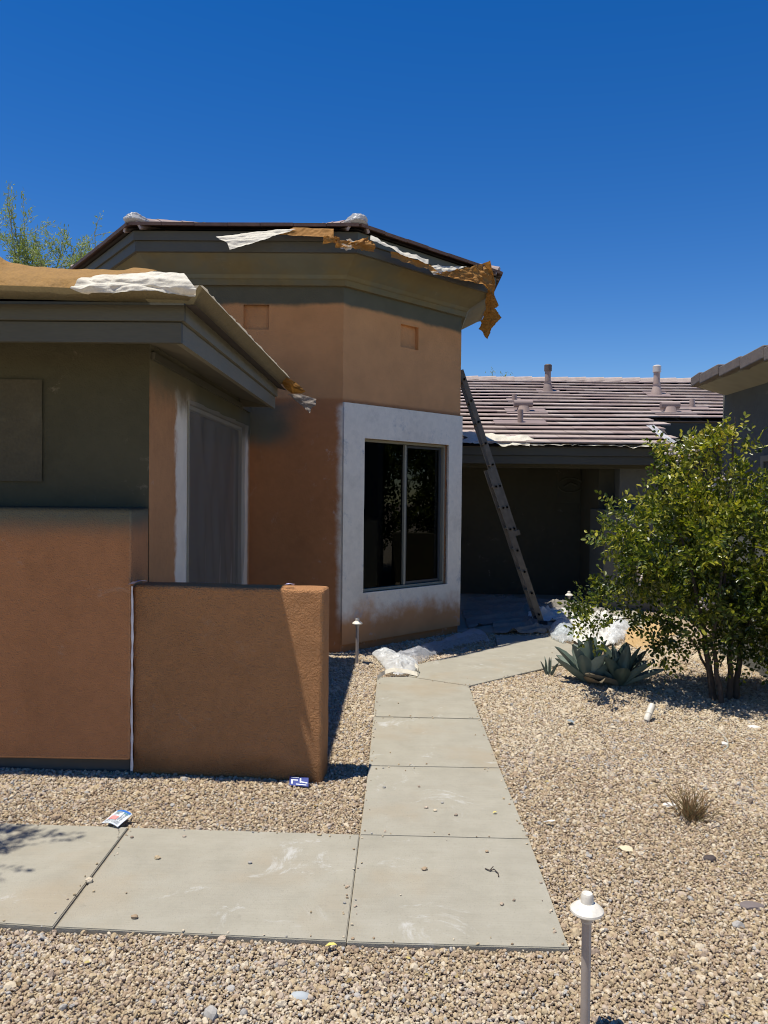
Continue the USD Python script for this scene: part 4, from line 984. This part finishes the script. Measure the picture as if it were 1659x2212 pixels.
# agaves
def agave_leaf(o, az, el, L, W, curl, r):
    n = 12; m = 7; V, F = [], []
    d = np.array([math.cos(az), math.sin(az), 0]); side = np.array([-math.sin(az), math.cos(az), 0])
    p = np.array(o, float); a = el; st = L / n; cen = [p.copy()]; angs = [a]
    for i in range(n):
        a += curl / n; p = p + st * (d * math.cos(a) + np.array([0, 0, math.sin(a)])); cen.append(p.copy()); angs.append(a)
    for i in range(n + 1):
        t = i / n; wd = W * (.62 + 1.15 * t - .2 * t * t) * (1 - t ** 2.6) ** .9 * .82 + .002
        wd *= 1 + (.05 if (i % 2) else -.03) * (1 if 2 < i < n else 0)
        nn = -d * math.sin(angs[i]) + np.array([0, 0, math.cos(angs[i])])
        for k in range(m):
            s = k / (m - 1) * 2 - 1
            V.append(cen[i] + side * s * wd / 2 + nn * (abs(s) ** 1.6) * wd * .28)
        for k in range(m):
            s = 1 - k / (m - 1) * 2
            V.append(cen[i] + side * s * wd / 2 * .98 + nn * ((abs(s) ** 1.6) * wd * .28 - (1 - s * s) * .022 * (1 - t * .8)))
    q = 2 * m
    for i in range(n):
        for k in range(q):
            a_, b_ = i * q + k, i * q + (k + 1) % q; F += [[a_, b_, b_ + q], [a_, b_ + q, a_ + q]]
    tip = cen[-1]; dirn = tip - cen[-2]; dirn /= np.linalg.norm(dirn)
    return trimesh.Trimesh(V, F, process=False), (tip - dirn * .01, tip + dirn * .03)
def agave(name_label, c, spec, seed):
    a = thing('agave', name_label, 'agave', c); r = np.random.default_rng(seed)
    for az, el, L, W, curl in spec:
        t, (p, q) = agave_leaf((math.cos(az) * .02, math.sin(az) * .02, .03), az, el, L, W, curl, r)
        k_ = r.random(); mesh('leaf', t, m_agaves[3] if el < .35 and k_ < .35 else m_agaves[0] if k_ < .5 else m_agaves[1] if k_ < .75 else m_agaves[2], a, smooth=60)
    return a
r3 = np.random.default_rng(9)
def spiral(n, e0, e1, L0, L1, W, tilt=0):
    out = []
    for i in range(n):
        f = i / (n - 1); az = i * 2.39996 + tilt
        out.append((az, math.radians(e0 + (e1 - e0) * f + r3.uniform(-6, 6)), L0 + (L1 - L0) * f + r3.uniform(-.03, .03), W * r3.uniform(.85, 1.12), math.radians(r3.uniform(-12, 22))))
    return out
c1 = at_z(1270, 1478, 0); agave('large blue-grey agave with upright toothed leaves beside the walkway edge', (c1[0], c1[1], 0), spiral(17, 14, 82, .36, .44, .205), 1)
c2 = at_z(1340, 1484, 0); agave('wider agave with spreading leaves on the right of the pair', (c2[0], c2[1], 0), spiral(16, 8, 74, .42, .40, .17, 1.2), 2)
c3 = at_z(1186, 1462, 0); agave('tiny agave pup with thin blades left of the agaves', (c3[0], c3[1], 0), [(z_ * .9, math.radians(55 + 25 * (z_ % 2)), .14 + .02 * (z_ % 3), .022, .1) for z_ in range(7)], 3)

# dry weed
wd = at_z(1490, 1772, 0); weed = thing('dry_weed', 'small dry brown weed tuft on the gravel', 'weed', (wd[0], wd[1], 0))
r4 = np.random.default_rng(4); st_, gr_ = [], []
for i in range(150):
    az = r4.uniform(0, 6.28); ln = r4.uniform(.07, .21); sp_ = r4.uniform(.2, 1.1)
    p0 = np.array([r4.normal(0, .035), r4.normal(0, .03), 0]); P_ = [p0]
    for k in range(5):
        az += r4.normal(0, .4); P_.append(P_[-1] + ln / 5 * np.array([math.cos(az) * sp_, math.sin(az) * sp_, 1.05 - .15 * k * sp_]))
    (st_ if i % 3 else gr_).append(tube(P_, np.linspace(.0020, .0009, 6), 4, False))
tag(mesh('stems', st_, m_dry, weed), kind='stuff'); tag(mesh('green_stems', gr_, m_drygreen, weed), kind='stuff')

# desert trees behind
def wispy(label, root, tops, seed, n_leaf, spread=.5, name='desert_tree', tw=.03):
    t = thing(name, label, 'tree'); r = np.random.default_rng(seed); br, tips = [], []
    tops = [np.asarray(x, float) for x in tops]; root = np.asarray(root, float)
    mid = root + [0, 0, 1.6]
    mesh('trunk', tube([root, root + [.05, 0, .8], mid], [.14, .12, .10], 8), m_twig, t, smooth=60)
    for T in tops:
        n_ = 9; P_ = []
        for k in range(n_):
            f = k / (n_ - 1); P_.append(mid * (1 - f) + T * f + np.array([0, 0, .5 * math.sin(f * 3.1)]) * .4 + r.normal(0, .05, 3) * f)
        br.append(tube(P_, np.linspace(.05, .008, n_), 5, False))
        for _ in range(26):
            f = r.uniform(.35, 1.0); b0 = np.array([np.interp(f * (n_ - 1), range(n_), [p[k] for p in P_]) for k in range(3)])
            dv_ = r.normal(size=3) * [.55, .55, .3] + [0, 0, .75]; dv_ /= np.linalg.norm(dv_); ln = r.uniform(.3, .95) * spread * 2
            e0 = b0 + dv_ * ln * .5 + r.normal(0, .03, 3); e1 = b0 + dv_ * ln + r.normal(0, .06, 3)
            br.append(tube([b0, e0, e1], [.009, .006, .003], 4, False)); tips.append((b0, e0, e1))
    tag(mesh('branches', br, m_twig, t), kind='stuff')
    C, D, Nn = [], [], []
    for _ in range(n_leaf):
        b0, e0, e1 = tips[r.integers(0, len(tips))]; f = r.uniform(.2, 1.05)
        p = (b0 * (1 - f) ** 2 + 2 * e0 * f * (1 - f) + e1 * f * f) + r.normal(0, .05, 3)
        C.append(p); D.append((e1 - b0) + r.normal(size=3) * .6); Nn.append(r.normal(size=3))
    mesh_ = leaflets(np.array(C), np.array(D), np.array(Nn), r.uniform(.06, .13, n_leaf), r.uniform(.012, .026, n_leaf), r)
    rnd(tag(mesh('crown', mesh_, m_pverde, t), kind='stuff'), np.repeat(r.random(n_leaf), 7))
Yt = 17.0
wispy('wispy pale green desert tree behind the near roof at left', (-8.3, Yt, 0), [at_y(x, y, Yt + dz) for x, y, dz in [(20, 475, 0), (35, 462, .5), (-20, 500, .6), (-60, 480, -.5), (70, 535, .3), (95, 550, -.4), (130, 545, .2), (165, 548, .4), (180, 540, -.2), (55, 520, .8), (-100, 540, 0)]], 3, 17000)
wispy('thin bare twigs of a smaller desert tree beside the bay roof', (-6.9, 18.2, 0), [at_y(x, y, 18.2) for x, y in [(205, 500), (238, 505), (215, 520)]], 8, 700, .4)
wispy('tree tips showing just above the rear ridge left of the vents', (2.6, 21, 0), [at_y(x, y, 21) for x, y in [(1028, 822), (1058, 816), (1075, 826), (1088, 820), (1105, 830)]], 5, 1600, .16)
# tree outside the frame whose shade falls on the left slabs
r5 = np.random.default_rng(77)
shade = thing('shade_tree', 'leafy tree at the left edge shading the near slabs', 'tree')
SH = [(-3.08, 3.15, 3.5, .42, .45, .4), (-2.98, 2.35, 3.3, .36, .42, .4), (-3.5, 2.8, 3.7, .6, .8, .55)]
cs_ = crown(SH, 620, r5, .045); rnd(tag(mesh('crown', cs_, m_leaf, shade), kind='stuff'), np.repeat(r5.random(len(cs_.vertices) // 7), 7))
mesh('trunk', tube([(-3.6, 2.7, -.05), (-3.6, 2.72, 1.2), (-3.5, 2.75, 2.4), (-3.4, 2.8, 3.5)], [.07, .06, .05, .02], 8), m_bark, shade, smooth=60)

# ------------------------------------------------------------------ small things
sl = at_z(1396, 1561, 0)
spot = thing('spotlight', 'beige bullet garden spotlight tilted on the gravel', 'spotlight', (sl[0], sl[1], .0))
ax = np.array([.10, .10, .16]); ax /= np.linalg.norm(ax)
def along(t):
    T = trimesh.geometry.align_vectors([0, 0, 1], ax); t.apply_transform(T); t.apply_translation([0, 0, .015]); return t
mesh('body', along(lathe([(0, 0), (.020, 0), (.025, .012), (.026, .06), (.029, .064), (.029, .07), (.026, .074), (.028, .125), (.024, .15), (.012, .158), (0, .158)], 18)), m_lamp, spot, smooth=35)
mesh('stake', tube([(0, 0, -.06), (0, 0, .02), (.006, .004, .03)], .009, 8), m_lampdark, spot)
hp = [at_z(x, y, .012) for x, y in [(1500, 1553), (1525, 1563), (1548, 1576), (1562, 1588), (1572, 1602), (1572, 1614), (1562, 1622)]]
tt = np.linspace(0, 6, 36); hp = np.stack([np.interp(tt, np.arange(7), [p[k] for p in hp]) for k in range(3)], 1)
m_hose = simple('grey_tube', (.33, .33, .29), .5)
tag(mesh('drip_tube', tube(hp, .0065, 7), m_hose, smooth=60), 'thin grey irrigation tube curving over the gravel under the tree', 'tube')

def local_sheet(ctr, u, v, thick=.002):
    T = np.eye(4); u = u / np.linalg.norm(u); v = v - u * (u @ v); v /= np.linalg.norm(v)
    T[:3, 0], T[:3, 1], T[:3, 2], T[:3, 3] = u, v, np.cross(u, v), ctr; return T
# flyer on the gravel at the edge of the slab
a_, b_, c_, d_ = [at_z(x, y, z) for x, y, z in [(219, 1779, .035), (254, 1787, .035), (296, 1764, .05), (252, 1752, .05)]]
def flat_mat(name, c, rough=.5): return simple(name, c, rough, .05, 20)
mf_white, mf_blue, mf_pink, mf_ink, mf_teal = flat_mat('print_white', (.68, .72, .74), .35), flat_mat('print_blue', (.04, .16, .50), .35), flat_mat('print_pink', (.70, .26, .24), .4), flat_mat('print_ink', (.07, .09, .11), .5), flat_mat('print_teal', (.14, .32, .34), .5)
fl_ = thing('flyer', 'white printed flyer in a plastic sleeve at the slab edge', 'flyer', ((a_ + c_) / 2).tolist())
O_ = (a_ + c_) / 2
def fp(u, v, h=0): return a_ + (b_ - a_) * u + (d_ - a_) * v + np.array([0, 0, .002 + h + .012 * math.sin(u * 3.1)]) - O_
def fgrid(u0, u1, v0, v1, h, n=8):
    V = [fp(u0 + (u1 - u0) * i / n, v0 + (v1 - v0) * j / n, h) for i in range(n + 1) for j in range(n + 1)]
    F = []
    for i in range(n):
        for j in range(n):
            k = i * (n + 1) + j; F += [[k, k + n + 1, k + n + 2], [k, k + n + 2, k + 1]]
    return trimesh.Trimesh(V, F, process=False)
mesh('sheet', [fgrid(0, 1, 0, 1, 0), fgrid(.02, .98, .02, .98, -.006)], mf_white, fl_)
mesh('blue_band', fgrid(.12, .95, .86, .97, .003), mf_blue, fl_)
mesh('pink_panel', fgrid(.16, .62, .26, .52, .003), mf_pink, fl_)
rf_ = np.random.default_rng(41); PL_ = []
for v0 in np.arange(.06, .25, .034):
    u0 = .10
    while u0 < .86:
        du = rf_.uniform(.04, .16); PL_.append(fgrid(u0, min(u0 + du, .92), v0, v0 + .014, .003, 3)); u0 += du + .025
for v0 in np.arange(.30, .84, .045):
    for u0 in (.66, .79): PL_.append(fgrid(u0, u0 + rf_.uniform(.05, .11), v0, v0 + .018, .003, 3))
for v0 in np.arange(.58, .82, .05): PL_.append(fgrid(.16, .16 + rf_.uniform(.2, .44), v0, v0 + .02, .003, 3))
tag(mesh('print', PL_, mf_ink, fl_), kind='stuff')
mesh('teal_print', fgrid(.66, .9, .76, .83, .0035), mf_teal, fl_); mesh('teal_print', fgrid(.18, .4, .80, .84, .0035), mf_teal, fl_)
# blue and white card leaning on the foot of the wall
cA, cB, cC, cD = at_y(625, 1697, 4.66), at_y(666, 1699, 4.62), at_y(667, 1682, 4.70), at_y(626, 1677, 4.73)
cA[2] = max(cA[2], .02); cB[2] = max(cB[2], .02)
card = thing('card', 'blue and white card leaning at the foot of the low wall', 'card', ((cA + cC) / 2).tolist())
cO = (cA + cC) / 2; cn = np.cross(cB - cA, cD - cA); cn /= np.linalg.norm(cn)
def cp_(u, v, h): return cA + (cB - cA) * u + (cD - cA) * v + cn * h - cO
def cq(poly, h):
    V = [cp_(u, v, h) for u, v in poly]; return trimesh.Trimesh(V, [[0, i, i + 1] for i in range(1, len(V) - 1)], process=False)
bx_ = trimesh.Trimesh([cp_(u, v, h) for h in (-.003, 0) for u, v in ((0, 0), (1, 0), (1, 1), (0, 1))], [[0, 2, 1], [0, 3, 2], [4, 5, 6], [4, 6, 7], [0, 1, 5], [0, 5, 4], [1, 2, 6], [1, 6, 5], [2, 3, 7], [2, 7, 6], [3, 0, 4], [3, 4, 7]], process=False)
mesh('sheet', bx_, flat_mat('card_blue', (.03, .05, .22), .4), card)
mesh('print', [cq([(.08, .55), (.45, .55), (.45, .66), (.08, .66)], .002), cq([(.10, .15), (.18, .15), (.18, .55), (.10, .55)], .002), cq([(.55, .35), (.62, .35), (.62, .85), (.55, .85)], .002), cq([(.62, .38), (.95, .30), (.95, .42), (.62, .5)], .002), cq([(.35, .1), (.9, .08), (.9, .16), (.35, .2)], .002), cq([(.08, .82), (.5, .85), (.5, .92), (.08, .9)], .002)], mf_white, card)
# scraps on the low wall
sp_ = at_plane(622, 1268, (0, 0, 1.218), (0, 0, 1))
sc = poly_sheet([sp_ + np.array(p) for p in [(-.03, 0, .0), (-.01, -.02, .012), (.03, -.015, .02), (.045, .0, .012), (.03, .02, .0), (0, .02, .016)]], .012, 81, 3)
tag(mesh('tape_scrap', sc, simple('lilac_scrap', (.45, .42, .62), .4), smooth=40), 'crumpled lilac scrap on top of the low wall end', 'scrap')
sg = poly_sheet([sp_ + np.array(p) for p in [(-.08, .01, .0), (-.05, -.015, .008), (-.025, -.01, .01), (-.03, .012, .004), (-.06, .018, .009)]], .008, 82, 3)
tag(mesh('tape_scrap', sg, simple('green_scrap', (.06, .20, .11), .4), smooth=40), 'tiny green scrap on top of the low wall beside the lilac one', 'scrap')
bt = at_plane(297, 1262, (0, 0, 1.22), (0, 0, 1))
tb = poly_sheet([bt + np.array(p) for p in [(-.05, -.03, -.01), (-.01, -.05, .012), (.05, -.02, .02), (.06, .02, .008), (.0, .03, .016), (-.04, .02, .004)]], .012, 83, 3)
tag(mesh('tape_scrap', tb, m_blue_tape, smooth=40), 'blue masking tape bunched on the low wall where it meets the house', 'tape')

def pebble_mesh(r, seed):
    t = trimesh.creation.icosphere(1, 1.0); q = np.array(t.vertices); rs = np.random.default_rng(seed)
    q *= 1 + .62 * (meshkit.noise(q * 1.35 + seed * 3.3, seed)[:, None] - .5) + .34 * (meshkit.noise(q * 3.1 + seed, seed + 9)[:, None] - .5)
    q *= np.array([rs.uniform(.9, 1.25), rs.uniform(.8, 1.0), rs.uniform(.55, .8)]); t.vertices = q * r; return t
for k, (x, y, r_) in enumerate([(340, 1855, .013), (290, 2296 / 1.1573, .013), (193, 2205 / 1.1573, .017), (285, 1810, .009), (398, 1808, .009), (540, 1865, .009), (690, 1805, .009), (918, 1879, .013), (940, 1752, .010), (985, 1762, .010), (921, 1746, .010), (830, 1702, .010), (1088, 1726, .008), (1052, 1841, .010), (1140, 1758, .008), (905, 1700, .008), (1084, 1955, .009), (955, 1735, .008)]):
    p = at_z(x, y, .025); t = pebble_mesh(r_, 100 + k); t.apply_translation(p + [0, 0, r_ * .5])
    tag(mesh('loose_pebble', t, m_stone[k % 6]), 'loose pebble lying on a concrete slab of the walkway', 'pebble', 'loose pebbles on the walkway')
def flat_leaf(x, y, z, label, mat, s=.03, rot=.4):
    p = at_z(x, y, z); l_ = leaflets(np.array([p]), np.array([[math.cos(rot), math.sin(rot), .1]]), np.array([[.1, .2, 1.]]), [s * 1.4], [s * .8], None)
    l_ = l_.subdivide(); tag(mesh('fallen_leaf', l_, mat), label, 'leaf')
m_yleaf = simple('yellow_leaf', (.62, .52, .12), .5)
flat_leaf(702, 2044, .03, 'yellow fallen leaf on the gravel below the front slab', m_yleaf, .034, .1)
flat_leaf(1064, 1756, .032, 'yellow fallen leaf on the walkway slab', m_yleaf, .02, .3)
def scrap(x, y, s, label, mat, seed):
    p = at_z(x, y, .02); r = np.random.default_rng(seed)
    pts = [p + np.array([math.cos(a) * s * r.uniform(.5, 1.2), math.sin(a) * s * r.uniform(.4, 1), r.uniform(0, .02)]) for a in np.linspace(0, 6.28, 7)[:-1]]
    tag(mesh('litter', poly_sheet(pts, .008, seed, 3), mat, smooth=40), label, 'litter')
scrap(1187, 1778, .03, 'white paper scrap on gravel right of the walkway', mf_white, 5)
scrap(1231, 1562, .045, 'grey-blue plastic scrap on gravel left of the spotlight', simple('grey_scrap', (.26, .30, .32), .4), 6)
def stone(x, y, r, label, mat, seed, flat=1.0):
    p = at_z(x, y, .0); t = pebble_mesh(r, seed); t.apply_scale([1.2, 1, .7 * flat]); t.apply_translation(p + [0, 0, .014])
    tag(mesh('stone', t, mat, smooth=30), label, 'stone')
m_wst = simple('white_stone', (.62, .60, .55), .8, .1, 40)
stone(1628, 1575, .035, 'white stone on gravel at the right near the drip tube', m_wst, 201)
stone(1563, 1610, .025, 'small white stone at the end of the drip tube', m_wst, 202)
stone(1446, 1744, .025, 'white stone at the foot of the dry weed', m_wst, 203)
stone(1351, 1838, .03, 'pale long stone on the gravel above the near lamp', simple('pale_stone', (.60, .50, .33), .8), 204, .8)
stone(1532, 1860, .026, 'dark brown stone on the gravel at right', simple('dark_stone', (.06, .045, .04), .8), 205)
stone(1622, 1963, .034, 'grey brown flat stone at the right edge of the gravel', simple('grey_stone', (.16, .13, .12), .8), 206, .6)
stone(650, 2180 - 20, .028, 'pale blue-grey stone in the foreground gravel', simple('blue_stone', (.36, .39, .40), .8), 207)
tw = [at_z(x, y, z) for x, y, z in [(1048, 1876, .03), (1058, 1880, .032), (1068, 1878, .035), (1076, 1886, .03), (1077, 1893, .03)]]
tag(mesh('twig', [tube(tw, .003, 5), tube([tw[1], tw[1] + np.array([.02, .03, .004])], .0025, 5)], m_bark), 'dark crooked twig on the front walkway slab', 'twig')
tw = [at_z(x, y, .03) for x, y in [(1222, 2012 - 20), (1205, 1985 - 10), (1190, 1963)]]

# ------------------------------------------------------------------ gravel
rg = np.random.default_rng(21)
foot = unary_union([walk_union, sbox(-7, 4.88, XS, 12), Polygon(V8), sbox(RX - .09, 2, 9, 9.1), sbox(.7, 13, 9, 15), Polygon([(XS, 4.86), (XS + 1.23, 4.735), (XS + 1.25, 4.93), (XS, 5.06)])])
pfoot = prep(foot)
P0 = []
def fill(y0, y1, sp):
    ys_ = np.arange(y0, y1, sp)
    for yv_ in ys_:
        xl, xr = yv_ * -.56 - .15, yv_ * .50 + .15
        xs_ = np.arange(max(xl, -4), min(xr, 4.0), sp); P0.append(np.stack([xs_, np.full_like(xs_, yv_), np.full_like(xs_, sp)], 1))
fill(2.45, 4.4, .0112); fill(4.4, 6.2, .0128); fill(6.2, 8.2, .0150); fill(8.2, 12.5, .020)
P0 = np.vstack(P0); P0[:, :2] += rg.uniform(-.5, .5, (len(P0), 2)) * P0[:, 2:3]
keep = ~contains_xy(foot, P0[:, 0], P0[:, 1]); P0 = P0[keep]
hz = ground_h(P0[:, 0], P0[:, 1])
size = P0[:, 2] * rg.lognormal(-.63, .34, len(P0))
size = np.where(rg.random(len(P0)) < .02, size * 1.75, size)
pos = np.stack([P0[:, 0], P0[:, 1], hz - .005 + rg.uniform(-.002, .009, len(P0))], 1)
# stones kicked onto the slab edges and into the joints
ex_ = []
for q_ in slab_shapes:
    if q_.geom_type != 'Polygon': continue
    Lq = q_.exterior.length
    for _ in range(int(Lq * 20)):
        p_ = q_.exterior.interpolate(rg.uniform(0, Lq)); a_ = rg.uniform(0, 6.28); r_ = abs(rg.normal(0, .022)) if rg.random() < .93 else rg.uniform(0, .3)
        x_, y_ = p_.x + r_ * math.cos(a_), p_.y + r_ * math.sin(a_)
        if 2 < y_ < 11 and q_.contains(Point(x_, y_)): ex_.append((x_, y_, .028 if r_ > .006 else .02))
ex_ = np.array(ex_); pos = np.vstack([pos, ex_]); size = np.concatenate([size, rg.uniform(.0028, .0075, len(ex_))]); P0 = np.vstack([P0, ex_])
qr = rg.normal(size=(len(P0), 4)); qr[:, 1:3] *= .45; qr /= np.linalg.norm(qr, axis=1, keepdims=True)
gi = UsdGeom.PointInstancer.Define(stage, path_for('gravel'))
tag(gi.GetPrim(), 'loose tan crushed gravel spread over the yard', 'gravel', kind='stuff')
NP = 18; rel = gi.CreatePrototypesRel()
for k in range(NP):
    pth = f'/World/gravel/pebble_{k:03d}' if k else '/World/gravel/pebble'
    usdkit.mesh(stage, pth, pebble_mesh(1.0, 300 + k), m_stone[[0, 0, 0, 1, 1, 2, 2, 3, 4, 4, 5, 0, 2, 1, 0, 4, 2, 2][k]]); rel.AddTarget(pth)
pi_ = rg.integers(0, NP, len(P0)); dr = meshkit.fbm(np.stack([P0[:, 0] * .9, P0[:, 1] * .9, np.zeros(len(P0))], 1), 3, 31)
warm, pale, grey = np.array([3, 0, 13, 1]), np.array([5, 6, 12, 16]), np.array([8, 9, 14, 10])
for sel, grp in (((dr < .42), warm), ((dr > .60), pale), ((dr > .50) & (dr < .55), grey)):
    m_ = sel & (rg.random(len(P0)) < .4); pi_[m_] = grp[rg.integers(0, len(grp), m_.sum())]
gi.CreateProtoIndicesAttr(Vt.IntArray.FromNumpy(pi_.astype(np.int32)))
lc = []
for cx, cy, sx_, sy_, n_ in ((2.6, 6.6, .8, .5, 110), (1.4, 4.2, 1.0, .8, 50), (1.0, 6.3, .5, .8, 26), (0, 2.8, 1.0, .15, 26), (-1.2, 4.3, .7, .2, 20)):
    for _ in range(n_): lc.append((rg.normal(cx, sx_), rg.normal(cy, sy_)))
lc = np.array([p for p in lc if not foot.contains(Point(*p))])
ll = leaflets(np.column_stack([lc, ground_h(lc[:, 0], lc[:, 1]) + .008]), np.column_stack([rg.normal(size=(len(lc), 2)), rg.normal(0, .12, len(lc))]), np.column_stack([rg.normal(0, .25, (len(lc), 2)), np.ones(len(lc))]), rg.uniform(.015, .034, len(lc)), rg.uniform(.006, .016, len(lc)), rg)
tag(rnd(mesh('leaf_litter', ll, m_litter), np.repeat(rg.random(len(lc)), 7)), 'small dry fallen leaves scattered over the gravel', 'leaf litter', kind='stuff')
gi.CreatePositionsAttr(Vt.Vec3fArray.FromNumpy(pos.astype(np.float32)))
gi.CreateScalesAttr(Vt.Vec3fArray.FromNumpy(np.repeat(size[:, None], 3, 1).astype(np.float32)))
gi.CreateOrientationsAttr(Vt.QuathArray([Gf.Quath(float(a), float(b), float(c), float(d)) for a, b, c, d in qr]))
